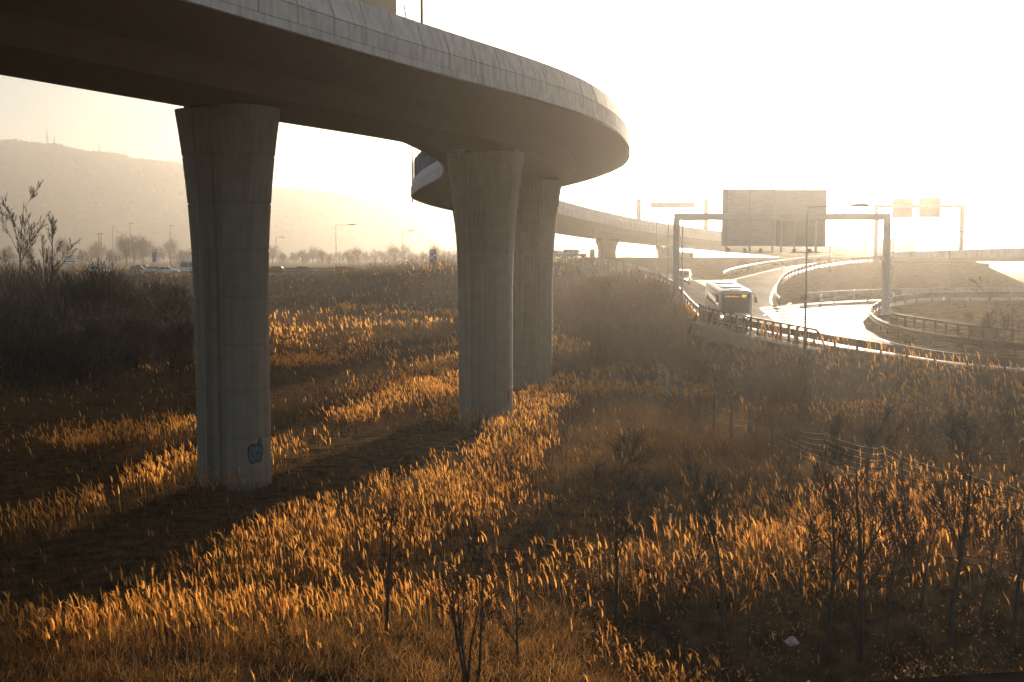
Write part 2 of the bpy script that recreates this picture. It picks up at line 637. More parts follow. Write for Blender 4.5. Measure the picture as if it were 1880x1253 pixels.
def panels(prof, length, gap, name, m, parent, i0=0, i1=None, bow=0.0):
    """a row of cast panels along the deck edge, with open joints between them"""
    i1 = len(frames) - 1 if i1 is None else i1
    mb = MB()
    s, n = float(i0), len(frames) - 1

    def fr(x):
        a = min(int(x), n - 1)
        f = x - a
        return (frames[a][0].lerp(frames[a + 1][0], f), frames[a][2].lerp(frames[a + 1][2], f).normalized())
    k = 0
    while s + length < i1:
        off = 0.018 * math.sin(k * 12.9898)
        rings = []
        for q in (s + gap / 2, s + length / 2, s + length - gap / 2):
            p, nn = fr(q)
            rings.append([p + nn * (u + off * (1 if u > 0 else -1)) + Vector((0, 0, v)) for u, v in prof])
        mb.loft(rings)
        s += length
        k += 1
    return fix_normals(mb.build(name, m, parent))


for sgn in (1, -1):
    P = lambda pts: [(sgn * a, b) for a, b in pts]
    sweep(P([(6.44, 1.22), (6.60, 1.22), (6.60, 1.49), (6.44, 1.49)]), name="drip_edge", m=M['concrete'], parent=viaduct)
    panels(P([(6.2, 1.515), (6.57, 1.515), (6.57, 2.06), (6.2, 2.06)]), 1.9, 0.05, "edge_beam", M['concrete'], viaduct)
    sweep(P([(6.22, 1.494), (6.51, 1.494), (6.51, 2.1), (6.19, 2.98), (6.1, 2.98)]), name="parapet_core", m=M['joint'], parent=viaduct)
    panels(P([(6.26, 2.084), (6.58, 2.084), (6.26, 3.02), (6.04, 3.02)]), 1.9, 0.07, "parapet", M['concrete'], viaduct)
i0, i1 = station_near(1.2, 84), station_near(-2.4, 140)
bw = sweep([(-6.22, 3.024), (-6.12, 3.024), (-6.12, 5.0), (-6.22, 5.0)], i0, i1, name="noise_barrier", m=M['bluewall'], parent=viaduct)
tag(bw, label="dark blue noise barrier on the far bend")
for k in range(i0, i1, 4):
    p, t, n = frames[k]
    q = p + n * -6.3
    MB().box((q.x, q.y, q.z + 4.0), (0.1, 0.1, 1.95), math.atan2(n.y, n.x)).build("barrier_post", M['pole'], viaduct)


def pier_outline(hw, hd, rec):
    """plan of a pier: rounded ends and a fluted recess in both broad faces"""
    pts = []
    r = min(hd * 0.8, hw * 0.5)
    for cx, cyy, a0 in ((hw - r, hd - r, 0), (-hw + r, hd - r, 90), (-hw + r, -hd + r, 180), (hw - r, -hd + r, 270)):
        if a0 == 90:
            f = 0.36 * hw
            pts += [(f, hd), (f - .08, hd - rec), (0.12, hd - rec), (0.09, hd - rec - .1), (-0.09, hd - rec - .1), (-0.12, hd - rec), (-f + .08, hd - rec), (-f, hd)]
        if a0 == 270:
            f = 0.36 * hw
            pts += [(-f, -hd), (-f + .08, -hd + rec), (-0.12, -hd + rec), (-0.09, -hd + rec + .1), (0.09, -hd + rec + .1), (0.12, -hd + rec), (f - .08, -hd + rec), (f, -hd)]
        for k in range(7):
            a = rad(a0 + 15 * k)
            pts.append((cx + r * math.cos(a), cyy + r * math.sin(a)))
    return pts


def pier_half(z, top, w0=1.425, d0=0.95, w1=2.08, d1=1.25, zf=6.6):
    s = max(0.0, min(1.0, (z - zf * top / 14.6) / (top - zf * top / 14.6))) ** 2.2
    return w0 + (w1 - w0) * s, d0 + (d1 - d0) * s


def make_pier(st, label, off=0.0, z0=None, groove=1.78):
    p, t, n = frames[st]
    p = p + n * off
    base = H1(p.x, p.y) - 0.6 if z0 is None else z0
    top = p.z - 0.22
    root = thing("pier", label, "pier", (p.x, p.y, base), math.atan2(n.y, n.x), "flared concrete piers under the viaduct")
    hgt = top - base
    rings, z = [], 0.0
    zs = []
    g = hgt
    joints = []
    while g > 0.5:
        g -= groove
        if g > 0.4:
            joints.append(g)
    marks = [0.0, hgt] + list(np.arange(0.45, hgt, 0.45))
    marks = [m for m in marks if all(abs(m - j) > 0.09 for j in joints)]
    for m_ in marks:
        zs.append((m_, 0.0))
    for j in joints:
        zs += [(j - 0.035, 0.0), (j - 0.02, 0.035), (j + 0.02, 0.035), (j + 0.035, 0.0)]
    zs.sort()
    for z, inset in zs:
        hw, hd = pier_half(z, hgt)
        rec = 0.26
        rings.append([Vector((x, y, z)) for x, y in pier_outline(hw - inset, hd - inset, rec)])
    mb = MB()
    mb.loft(rings)
    sh = mb.build("shaft", M['pier'], root)
    fix_normals(sh)
    sh.data.polygons.foreach_set("use_smooth", [True] * len(sh.data.polygons))
    sh.data.set_sharp_from_angle(angle=rad(32))
    for sx in (-1, 1):
        MB().box((sx * 1.35, 0, hgt + 0.1), (0.9, 0.9, 0.24)).build("bearing", M['dark'], root)
    return root, hgt


piers = {}
for key, (x, y), lab in (
        ("one", (-10.8, 41.5), "dark broad pier with blue graffiti near its foot"),
        ("two", (-1.4, 58.3), "pier with fluted face standing in grass beside the graffitied pier, closest of the lit ones"),
        ("three", (1.35, 75), "sunlit pier half hidden behind the fluted pier"),
        ("hid", (0.2, 98), "pier standing behind the overlapping pair of piers"),
        ("four", (-4.4, 122), "far pier showing as a sliver beside the fluted pier"),
        ("v1", (15.4, 176.5), "hazy pier of the distant descending span beside the green sign"),
        ("v2", (27.5, 196), "hazy pier of the distant descending span, next to the gantry post")):
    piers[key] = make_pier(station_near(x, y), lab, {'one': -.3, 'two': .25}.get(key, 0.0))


def decal(root, hgt, pts, x_of, material, name, lift=0.006, y_side=-1):
    """a painted patch following the pier face; pts are (s, z), s runs around the face"""
    st_ = []
    hw, hd = pier_half(2.0, hgt)
    out = pier_outline(hw + lift, hd + lift, 0.26)
    # walk the outline to get a point at arc length
    seg = out + [out[0]]
    L = [0.0]
    for a, b in zip(seg, seg[1:]):
        L.append(L[-1] + math.hypot(b[0] - a[0], b[1] - a[1]))

    def at(s):
        s %= L[-1]
        for i in range(len(L) - 1):
            if L[i] <= s <= L[i + 1]:
                f = (s - L[i]) / max(1e-9, L[i + 1] - L[i])
                return (seg[i][0] + (seg[i + 1][0] - seg[i][0]) * f, seg[i][1] + (seg[i + 1][1] - seg[i][1]) * f)
    # start of the front face's outer end: the corner where x is largest on the -y side
    i_c = min(range(len(out)), key=lambda i: abs(out[i][0] - hw * 0.36) + (0 if out[i][1] < -hd else 9))
    s0 = L[i_c] + x_of
    mb = MB()
    c = (sum(p[0] for p in pts) / len(pts), sum(p[1] for p in pts) / len(pts))
    rings = []
    for f in (0.0, 0.34, 0.67, 1.0):
        rings.append([Vector((*at(s0 + c[0] + (p[0] - c[0]) * f), c[1] + (p[1] - c[1]) * f)) for p in pts])
    for r0, r1 in zip(rings, rings[1:]):
        n = len(pts)
        mb.add(r0 + r1, [(k, (k + 1) % n, n + (k + 1) % n, n + k) for k in range(n)])
    o = mb.build(name, material, root)
    return fix_normals(o)


def oval(cx, cy_, rx_, ry_, n=18, wob=0.0, ph=0.0):
    return [(cx + rx_ * math.cos(2 * math.pi * k / n) * (1 + wob * math.sin(3 * 2 * math.pi * k / n + ph)),
             cy_ + ry_ * math.sin(2 * math.pi * k / n) * (1 + wob * math.cos(2 * 2 * math.pi * k / n + ph))) for k in range(n)]


r1, h1 = piers["one"]
gz = 1.95
for (cx, cz, rx_, rz_, wob) in ((0.27, gz, 0.24, 0.46, .05), (0.55, gz + .22, 0.12, 0.26, .12), (0.60, gz - .2, 0.13, 0.28, .1), (0.78, gz + .02, 0.16, 0.44, .1), (0.76, gz + .52, .1, .14, .1)):
    decal(r1, h1, oval(cx * .72, gz + (cz - gz) * .8, (rx_ + .05) * .72, (rz_ + .06) * .8, wob=wob), 0.86, M['sprayblack'], "graffiti_outline", 0.004)
for (cx, cz, rx_, rz_, wob) in ((0.27, gz, 0.22, 0.42, .05), (0.55, gz + .24, 0.09, 0.2, .12), (0.60, gz - .22, 0.09, 0.24, .1), (0.78, gz + .0, 0.12, 0.38, .1), (0.76, gz + .5, .07, .09, .1)):
    decal(r1, h1, oval(cx * .72, gz + (cz - gz) * .8, rx_ * .72, rz_ * .8, wob=wob), 0.86, M['sprayblue'], "graffiti_letter", 0.009)
for (cx, cz, rx_, rz_) in ((0.27, gz - .05, 0.03, 0.2), (0.80, gz - .1, 0.025, 0.2), (0.70, gz - .2, 0.02, 0.16)):
    decal(r1, h1, oval(cx * .72, gz + (cz - gz) * .8, rx_ * .9, rz_ * .8), 0.86, M['sprayblack'], "graffiti_stroke", 0.013)
r2, h2 = piers["two"]
decal(r2, h2, oval(0.95, 2.3, 0.12, 0.42, wob=.2), 0.3, M['sprayred'], "red_graffiti", 0.006)

# ------------------------------------------------------------------ roads
road_px = [(2000, 698), (1880, 684), (1760, 673), (1620, 652), (1500, 632), (1440, 620), (1380, 608), (1330, 598), (1293, 587),
           (1270, 570), (1254, 549), (1238, 530), (1210, 515.5), (1172, 507)]
road_px2 = [(1190, 500.5), (1240, 504), (1280, 510), (1306, 518.5), (1342, 513.5), (1380, 504), (1430, 492.5), (1500, 482), (1560, 477), (1640, 474), (1640, 478.5),
            (1560, 484), (1500, 493), (1455, 507), (1434, 524), (1423, 548), (1430, 562), (1470, 559), (1530, 555), (1600, 551.5), (1700, 548.5), (1850, 547), (2000, 547), (2000, 553),
            (1850, 553), (1740, 554), (1680, 556.5), (1632, 565), (1600, 577), (1584, 592), (1590, 607), (1622, 622), (1700, 639), (1800, 653), (1880, 663), (2000, 677)]
road = flat_poly("road", [R(*p) for p in road_px + road_px2], M['asphalt'], 0.05)
tag(road, kind="structure")
fl = [Vector((*R(1172, 507)[:2], 0)), Vector((11.4, 158, 0)), Vector((-1, 184, 0)), Vector((-29, 205.5, 0)), Vector((-80, 215, 0))]
strip_pts = smooth_path([Vector((p[0], p[1], 0)) for p in [(14.0, 138), (12.5, 160), (2, 187.5), (-27, 211.5), (-79, 222.5), (-160, 226), (-320, 227), (-700, 227)]], 10)
mb = MB()
rings = []
for p, t in resample(strip_pts, 2.0):
    n = Vector((t.y, -t.x, 0))
    r_ = []
    for u in (-4.6, -1.5, 1.5, 4.6):
        q = p + n * u
        r_.append(Vector((q.x, q.y, max(H1(q.x, q.y), H1(p.x, p.y)) + 0.06)))
    rings.append(r_)
mb.loft(rings, closed=False)
far_road = fix_normals(mb.build("far_road", M['asphalt']))
tag(far_road, kind="structure")


def paint(name, quads_px, lift=0.062):
    mb = MB()
    for q in quads_px:
        mb.add([R(*p) + Vector((0, 0, lift)) for p in q], [tuple(range(len(q)))])
    o = fix_normals(mb.build(name, M['paint']))
    return tag(o, kind="structure")


def px_line(pts, w, lift=0.062):
    """painted line w metres wide along road points"""
    mb = MB()
    P = smooth_path([R(*p) for p in pts], 5)
    rs = []
    for i, p in enumerate(P):
        t = (P[min(i + 1, len(P) - 1)] - P[max(i - 1, 0)]).normalized()
        n = Vector((t.y, -t.x, 0)).normalized()
        rs.append([p - n * w / 2 + Vector((0, 0, lift)), p + n * w / 2 + Vector((0, 0, lift))])
    mb.loft(rs, closed=False)
    return fix_normals(mb.build("lane_line", M['paint']))


hatch = []
# triangular gores with chevron bars
for k in range(9):
    f = k / 8.5
    y = 566 + 46 * f
    xl, xr = 1398 + (1450 - 1398) * f, 1502 - (1502 - 1466) * f
    hatch.append([(xl, y), (xr, y - 3.5), (xr, y - 1.6), (xl, y + 1.9)])
for k in range(6):
    f = k / 6
    y = 516 + 13 * f
    xl, xr = 1274 + 26 * f, 1352 - 2 * f
    hatch.append([(xl, y), (xr, y - 1.0), (xr, y + .1), (xl, y + 1.1)])
paint("gore_hatching", hatch)
for pts in ([(1402, 581), (1414, 576)], [(1360, 601), (1374, 594)], [(1452, 558), (1446, 561)]):
    tag(px_line(pts, .16), kind="structure")
for pts, w in (([(1284, 582), (1266, 560), (1252, 540), (1234, 524), (1205, 512)], .18),
               ([(1900, 682), (1760, 669), (1620, 648), (1500, 628), (1400, 609), (1310, 590)], .2),
               ([(1419, 562), (1415, 548), (1428, 522), (1452, 505), (1500, 491), (1560, 482.6)], .2),
               ([(1578, 592), (1584, 610), (1620, 626), (1700, 643), (1800, 656.5), (1900, 668)], .2),
               ([(1396, 567), (1424, 590), (1456, 613)], .18), ([(1466, 612), (1500, 571), (1560, 556), (1640, 551)], .16),
               ([(1308, 520), (1345, 515), (1430, 494.5), (1500, 484)], .16)):
    tag(px_line(pts, w), kind="structure")

# ------------------------------------------------------------------ barriers
def w_beam(pts, z0, h, th=0.09):
    """a pressed steel beam with two waves, following the path"""
    prof = [(0, 0), (th, 0.1 * h), (th, 0.3 * h), (0.02, 0.42 * h), (0.02, 0.58 * h), (th, 0.7 * h), (th, 0.9 * h), (0, h), (-0.02, h), (-0.02, 0)]
    rings = []
    for i, p in enumerate(pts):
        t = pts[min(i + 1, len(pts) - 1)] - pts[max(i - 1, 0)]
        n = Vector((t.y, -t.x, 0)).normalized()
        rings.append([p + n * a + Vector((0, 0, z0 + b)) for a, b in prof])
    mb = MB()
    mb.loft(rings)
    return mb


def guardrail(pts, label, post_step=2.0, h=0.85, bh=0.42, m='rusty', posts=True, side=1, group="steel crash barriers beside the roads", start=0.6, name="crash_barrier"):
    P = smooth_path(pts, 5)
    P = [p for p, _ in resample(P, 1.0)]
    root = thing(name, label, "crash barrier", P[0], 0, group)
    if side < 0:
        P2 = list(reversed(P))
    else:
        P2 = P
    fix_normals(w_beam(P2, h - bh, bh).build("beam", M[m], root, local=P[0]))
    first = None
    for p, t in resample(P, post_step, start):
        n = Vector((t.y, -t.x, 0)).normalized() * (-0.1 * side)
        if first is None:
            mb = MB()
            mb.box((0, 0, h / 2 - .16), (0.13, 0.1, h + 0.28))
            mb.box((0, 0, h - 0.012 - .0), (0.14, 0.16, 0.05))
            first = mb.build("post", M[m], root)
            c = first
        else:
            c = first.copy()
            COL.objects.link(c)
            c.parent = root
        c.location = p - P[0] + n
        c.rotation_euler = (0, 0, math.atan2(t.y, t.x))
    return root


def bridge_railing(pts, label, step=0.95, h=1.2, m='rusty', end_hoop=True, thick=1.0):
    P = [p for p, _ in resample(smooth_path(pts, 6), 0.5)]
    root = thing("bridge_railing", label, "railing", P[0], 0, "steel railings with close upright posts")
    up = lambda z: [p + Vector((0, 0, z)) for p in P]
    for z, r, nm in ((h, 0.075, "top_rail"), (h * 0.78, 0.03, "middle_rail"), (0.16, 0.03, "lower_rail")):
        q = up(z)
        if nm == "top_rail" and end_hoop:
            t = (P[-1] - P[-2]).normalized()
            q = q + [P[-1] + t * 0.3 + Vector((0, 0, h - .04)), P[-1] + t * 0.55 + Vector((0, 0, h - .22)), P[-1] + t * 1.25 + Vector((0, 0, 0.1)), P[-1] + t * 1.3 + Vector((0, 0, -.2))]
        MB().tube(q, r * thick, 6).build(nm, M[m], root, local=P[0], smooth=True)
    first = None
    for p, t in resample(P, step, 0.1):
        if first is None:
            mb = MB()
            mb.box((0, 0, h / 2 - .1), (0.2, 0.1, h + 0.15))
            first = c = mb.build("post", M[m], root)
        else:
            c = first.copy()
            COL.objects.link(c)
            c.parent = root
        c.location = p - P[0]
        c.rotation_euler = (0, 0, math.atan2(t.y, t.x))
    return root


RP = lambda lst: [R(*p) for p in lst]
guardrail(RP([(2000, 702), (1880, 687), (1760, 677), (1620, 656), (1500, 635), (1440, 623.5), (1380, 610.5), (1335, 600.5), (1296, 589.5)]),
          "rusty crash barrier on posts running along the near verge of the road past the bus", 2.0, 0.88, 0.5)
guardrail(RP([(1282, 582), (1266, 566), (1250, 547), (1234, 530), (1206, 515.5), (1170, 507)]),
          "crash barrier curving out of sight past the oncoming car", 2.5, 0.85, 0.4)
off = lambda pts, d: [p + Vector((d[0], d[1], d[2])) for p in pts]
bridge_railing(off(RP([(1494, 637.5), (1440, 626.5), (1380, 613.5), (1335, 603.5), (1300, 594), (1284, 584)])[::-1], (0, 0, .0)),
               "brown railing with close posts and a hoop end on the road bridge, before the bus")
guardrail(RP([(2000, 668), (1880, 654), (1790, 645), (1700, 632), (1640, 618), (1610, 605), (1597, 590), (1605, 577), (1632, 564), (1680, 555.8), (1740, 553.4), (1850, 552.2), (2000, 552.2)]),
          "crash barrier wrapping round the nose of the grass island beside the gantry leg", 2.0, 0.85, 0.5, side=-1)
bridge_railing(off(RP([(1624, 604), (1660, 612), (1720, 622), (1790, 632.5), (1880, 643), (2000, 655)]), (.5, .5, 0)),
               "railing with bright top bar and close posts on the island side of the road", 1.05, 1.2, end_hoop=False)
guardrail(RP([(1470, 558), (1500, 555), (1560, 551.5), (1640, 548.5), (1750, 546.3), (1870, 545.5), (2000, 545.2)]),
          "pale crash barrier along the foot of the far grass slope", 4.0, 0.95, 0.5, m='steel', side=-1)
guardrail(RP([(1432, 564), (1424, 552), (1430, 530), (1450, 511), (1500, 494.5), (1560, 485), (1620, 481), (1680, 479)]),
          "curved crash barrier round the upper slope with its end facing the hatched gore", 2.5, 0.85, 0.4, side=-1)
guardrail(RP([(1328, 512), (1345, 505), (1380, 497), (1430, 489), (1480, 482.5), (1530, 477.5)]),
          "low crash barrier on the grassy gore behind the bus", 2.5, 0.85, 0.4, m='steel')

# bridge structure below the near rail
bp_ = RP([(1502, 642), (1440, 630), (1385, 617.5), (1335, 606.5), (1300, 597.5), (1280, 590)])
bp_ = [p for p, _ in resample(smooth_path(bp_, 5), 0.8)]
br = thing("road_bridge", "short concrete bridge carrying the road, half buried in scrub below the railing", "bridge", bp_[0])


def side_wall(P, prof):
    rings = []
    for i, p in enumerate(P):
        t = P[min(i + 1, len(P) - 1)] - P[max(i - 1, 0)]
        n = Vector((t.y, -t.x, 0)).normalized()
        if n.y > 0:
            n = -n
        rings.append([p + n * a + Vector((0, 0, b)) for a, b in prof])
    mb = MB()
    mb.loft(rings)
    return mb


fix_normals(side_wall(bp_, [(-1.6, 0.0), (0.55, 0.0), (0.62, -0.04), (0.62, -0.85), (0.2, -1.2), (-1.6, -1.2)]).build("edge_beam", M['rough_wall'], br, local=bp_[0]))
fix_normals(side_wall(bp_[1:-1], [(-1.5, -1.203), (0.1, -1.203), (0.1, -4.5), (-1.5, -4.5)]).build("abutment_wall", M['rough_wall'], br, local=bp_[0]))
q = bp_[-4] - bp_[0]
MB().box((q.x + .1, q.y - .35, q.z - 3.0), (0.8, 0.6, 3.5), 0.6).build("pillar", M['rough_wall'], br)

# ------------------------------------------------------------------ gantries
def lightbar(root, x0, x1, y, z, n, m='gantry'):
    MB().tube([(x0, y, z), (x1, y, z)], 0.06, 6).build("light_rail", M[m], root)
    for k in range(n):
        x = x0 + (x1 - x0) * (k + .25) / n
        mb = MB()
        mb.box((x, y, z + .19), (0.34, 0.3, 0.26), 0, .7)
        mb.box((x, y, z + .02), (0.1, 0.1, 0.2))
        mb.build("floodlight", M['pole'], root)


def sign_panel(root, x0, x1, z0, z1, y, m, ribs, nm="sign_panel", vr=2):
    mb = MB()
    mb.box(((x0 + x1) / 2, y, (z0 + z1) / 2), (x1 - x0, 0.06, z1 - z0))
    o = bevel(mb.build(nm, m, root), 0.02, 1)
    mb = MB()
    for k in range(ribs):
        z = z0 + (z1 - z0) * (k + .5) / ribs
        mb.box(((x0 + x1) / 2, y - .055, z), (x1 - x0 - .1, 0.05, 0.06))
    mb.build("stiffener", m, o)
    return o


GA, GB = R(1241, 571), R(1625, 584)
gyY = 0.5 * (GA.y + GB.y)
wx = lambda px, Y=gyY: W(px, 472, Y).x
wz = lambda py, Y=gyY: W(940, py, Y).z
gx0, gx1 = wx(1241.5), wx(1627.5)
g0 = thing("sign_gantry", "big gantry spanning the road with the bus, carrying four blank sign backs", "gantry", (gx0, gyY, 0), 0, "gantries over the roads")
lx = lambda px: wx(px) - gx0
zb0, zb1 = wz(404.5), wz(392.5)
for nm, px in (("leg", 1241.5), ("leg", 1627.5)):
    zz = H1(wx(px), gyY) - .3
    mb = MB()
    mb.box((lx(px), 0, (zz + zb0) / 2), (0.52, 0.5, zb0 - zz))
    o = bevel(mb.build(nm, M['gantry'], g0), .05)
    mb = MB()
    mb.box((lx(px), 0, zz + .5), (0.9, 0.9, 0.5))
    mb.build("base_plate", M['concrete'], o)
mb = MB()
mb.box(((lx(1237) + lx(1632)) / 2, 0, (zb0 + zb1) / 2), (lx(1632) - lx(1237), 0.55, zb1 - zb0))
bevel(mb.build("crossbeam", M['gantry'], g0), .04)
sign_panel(g0, lx(1327), lx(1418.9), zb1 - .05, wz(346.5), .55, M['signback'], 5)
sign_panel(g0, lx(1419.1), lx(1519.5), zb1 - .05, wz(347.5), .55, M['signback'], 4)
sign_panel(g0, lx(1326.5), lx(1426.5), wz(452), zb1 - .1, .56, M['signback'], 7)
tag(sign_panel(g0, lx(1426.6), lx(1518.5), wz(453), zb1 - .1, .56, M['signback2'], 3), label="tan sign back hanging below the crossbeam")
for a, b in ((1344, 1371), (1383, 1412)):
    mb = MB()
    for (u0, u1, v0, v1) in ((a, b, 361, 362.2), (a, b, 374.5, 375.7), (a, a + 1, 361, 375.7), (b - 1, b, 361, 375.7)):
        mb.box(((lx(u0) + lx(u1)) / 2, .46, (wz(v0) + wz(v1)) / 2), (lx(u1) - lx(u0), .06, wz(v0) - wz(v1)))
    mb.build("bracket_frame", M['gantry'], g0)
for px, top in ((1334.5, 346), (1377.5, 346), (1420, 346), (1436, 404), (1460, 404), (1500, 404)):
    MB().box((lx(px), .42, (wz(top) + wz(464)) / 2), (0.13, 0.12, wz(top) - wz(464))).build("hanger", M['gantry'], g0)
lightbar(g0, lx(1330), lx(1420), .2, wz(463.5), 3)
lightbar(g0, lx(1452), lx(1508), .2, wz(464), 2)
mb = MB()
for k in range(8):
    x = lx(1522 + k * 14)
    mb.tube([(x, .2, zb1 - .02), (x, .2, wz(371))], 0.02, 4)
for py in (371, 380):
    mb.tube([(lx(1520), .2, wz(py)), (lx(1621), .2, wz(py))], 0.025, 4)
mb.build("walkway_railing", M['gantry'], g0)
for px in (1330.5, 1515.5):
    mb = MB()
    mb.tube([(lx(px), .5, wz(347)), (lx(px), .5, wz(341.5))], 0.03, 5)
    mb.box((lx(px), .5, wz(341)), (0.14, 0.14, 0.16))
    mb.build("finial", M['gantry'], g0)
mb = MB()
for k in range(22):
    z = wz(560) + k * .32
    mb.box((lx(1635.5), 0, z), (0.34, 0.03, 0.03))
for dx in (-.17, .17):
    mb.box((lx(1635.5) + dx, 0, (wz(560) + wz(405)) / 2), (0.04, 0.04, wz(405) - wz(560)))
mb.build("ladder", M['gantry'], g0)


def small_gantry(name, label, Y, pxa, pxb, ytop, thick, ya, yb, panels_, base=None, m='gantry', lights=True, leg=0.4, rail=None, pm='signback2'):
    x0, x1 = W(pxa, 472, Y).x, W(pxb, 472, Y).x
    z = lambda py: W(940, py, Y).z
    g = thing(name, label, "gantry", (x0, Y, 0), 0, "gantries over the roads")
    zt, zb = z(ytop), z(ytop + thick)
    for x, yy in ((0, ya), (x1 - x0, yb)):
        mb = MB()
        mb.box((x, 0, (z(yy) + zb) / 2), (leg, leg, zb - z(yy)))
        bevel(mb.build("leg", M[m], g), .03, 1)
    mb = MB()
    mb.box(((x1 - x0) / 2, 0, (zt + zb) / 2), (x1 - x0 + leg, leg, zt - zb))
    mb.build("crossbeam", M[m], g)
    X = lambda px: W(px, 472, Y).x - x0
    for (a, b, t, bo) in panels_:
        sign_panel(g, X(a), X(b), z(bo), z(t), -.3 if pm != 'signback2' else .3, M[pm], 4)
    if lights:
        for (a, b, t, bo) in panels_:
            for px in (a + 2, (a + b) / 2, b - 4):
                MB().box((X(px), .15, (z(bo) + z(bo + 7)) / 2), (.08, .08, z(bo) - z(bo + 7))).build("hanger", M[m], g)
            lightbar(g, X(a), X(b + 2), .0, z(bo + 6.5), 2)
    if rail:
        mb = MB()
        for k in range(9):
            x = X(rail[0] + (rail[1] - rail[0]) * k / 8)
            mb.tube([(x, 0, zt - .02), (x, 0, z(rail[2]))], .025, 4)
        mb.tube([(X(rail[0]), 0, z(rail[2])), (X(rail[1]), 0, z(rail[2]))], .03, 4)
        mb.build("walkway_railing", M[m], g)
    return g


small_gantry("sign_gantry", "gantry with two separate square sign backs above the upper road", 163.0, 1607.5, 1764, 376, 6.5, 489, 462, [(1637.5, 1675.5, 364, 400), (1685.5, 1725.5, 363, 399.5)], leg=.55, rail=(1728, 1762, 362))
small_gantry("sign_gantry", "hazy distant gantry with a row of sign backs beyond the upper road", 330.0, 1546, 1692, 450.5, 2.2, 474, 474, [(1577.5, 1600, 441, 464.5), (1613, 1644, 438.5, 464), (1645, 1682, 441.5, 462)], lights=False, leg=.35)
small_gantry("sign_gantry", "slim gantry on the descending viaduct with one long narrow panel", 204.0, 1172, 1295, 366, 1.6, 412, 436, [(1193.5, 1276, 371.5, 382)], lights=False, leg=.8)

# ------------------------------------------------------------------ lamps
def lamp(px_base, py_base, py_top, Y, arm_px, label, head=0.95, r=0.085, group="street lamps along the roads", double=False, ground_z=None):
    top = W(px_base, py_top, Y)
    zb = W(px_base, py_base, Y).z if ground_z is None else ground_z
    x = W(px_base, (py_base + py_top) / 2, Y).x
    root = thing("street_lamp", label, "street lamp", (x, Y, zb), 0, group)
    h = top.z - zb
    MB().tube([(0, 0, -.5), (0, 0, h * .14), (0, 0, h * .15), (0, 0, h)], [r * 1.5, r * 1.5, r, r * .6], 8).build("pole", M['pole'], root, smooth=True)
    arms = [arm_px] if not double else [arm_px, -arm_px]
    for a in arms:
        L = a * Y / FPX
        sg = 1 if L > 0 else -1
        MB().tube([(0, 0, h - .05), (L * .5, 0, h + .02), (L - sg * head * .5, 0, h + .03)], [r * .5, r * .45, r * .4], 6).build("arm", M['pole'], root)
        mb = MB()
        c = Vector((L, 0, h + 0.03))
        rings = []
        for s, wdt, hh in ((-.5, .06, .05), (-.3, .14, .1), (0.05, .17, .13), (.35, .14, .09), (.5, .04, .03)):
            rings.append([c + Vector((s * head * sg, wdt * head * math.cos(2 * math.pi * k / 8), hh * head * max(-.35, math.sin(2 * math.pi * k / 8)))) for k in range(8)])
        mb.loft(rings)
        fix_normals(mb.build("lamp_head", M['pole'], root, smooth=True))
    return root


lamp(1480, 652, 379, 68.5, 97, "tall lamp post standing on the near verge in front of the sign backs", 1.3, .085)
lamp(1253, 552, 404.5, 97, 66, "thin lamp post beside the gantry leg near the oncoming car", 1.1, .09)
lamp(1226.5, 530, 404, 118, 12, "thin lamp pole with a very short arm behind the shrubs", .7, .08)
lamp(1205, 515, 394, 128, 24, "faint lamp post just beyond the tall shrub, longer arm", .8, .07)
lamp(1524, 500, 415, 142, 40, "hazy lamp post seen below the gantry crossbeam", 1.0, .08)
lamp(1743, 546, 426, 112, 42, "pale lamp post at the foot of the far grass slope", 1.0, .08)
lamp(1826, 460, 374, 185, -27, "faint lamp post on the overpass with its arm towards the gantry", 1.0, .07)
lamp(1091, 470, 391, 165, 40, "lamp post in front of the distant descending viaduct", 1.0, .07)
lamp(617, 498, 413.5, 226, 30, "lamp post with a long arm by the red car on the far road", 1.7, .11)
lamp(738.5, 497, 425, 226, 16, "lamp post with a short arm by the blue sign", 1.5, .1)
lamp(507, 490, 436.5, 300, 12, "small hazy lamp post behind the far road, beside the dark pier", 1.5, .11)
lamp(182, 500, 430, 215, 2.5, "one of two lamp poles standing close together above the thicket, the shorter one", 1.0, .11)
lamp(186.5, 520, 430, 205, 2.0, "one of two lamp poles standing close together above the thicket, the one in front", .8, .11)
lamp(207, 490, 417, 330, 2.5, "faint lamp pole to the side of the paired poles", 1.2, .12)
lamp(239.5, 494, 411, 290, 2.5, "tallest hazy lamp pole above the queue of cars", 1.2, .12)
lamp(313.5, 490, 415, 320, 2.5, "hazy lamp pole next to the dark graffitied pier", 1.2, .12)
# lamps on the viaduct
p_, t_, n_ = frames[station_near(-1, 57)]
a = W(794, 43, 0.1)
lq = p_ + n_ * 6.0


def on_edge(px, u):
    """the deck edge point, u metres off the centre line, seen at photo column px"""
    return min((f for f in frames if f[0].y < 150), key=lambda f: abs((f[0] + f[2] * u).x / (f[0] + f[2] * u).y - (px - 940) / FPX))


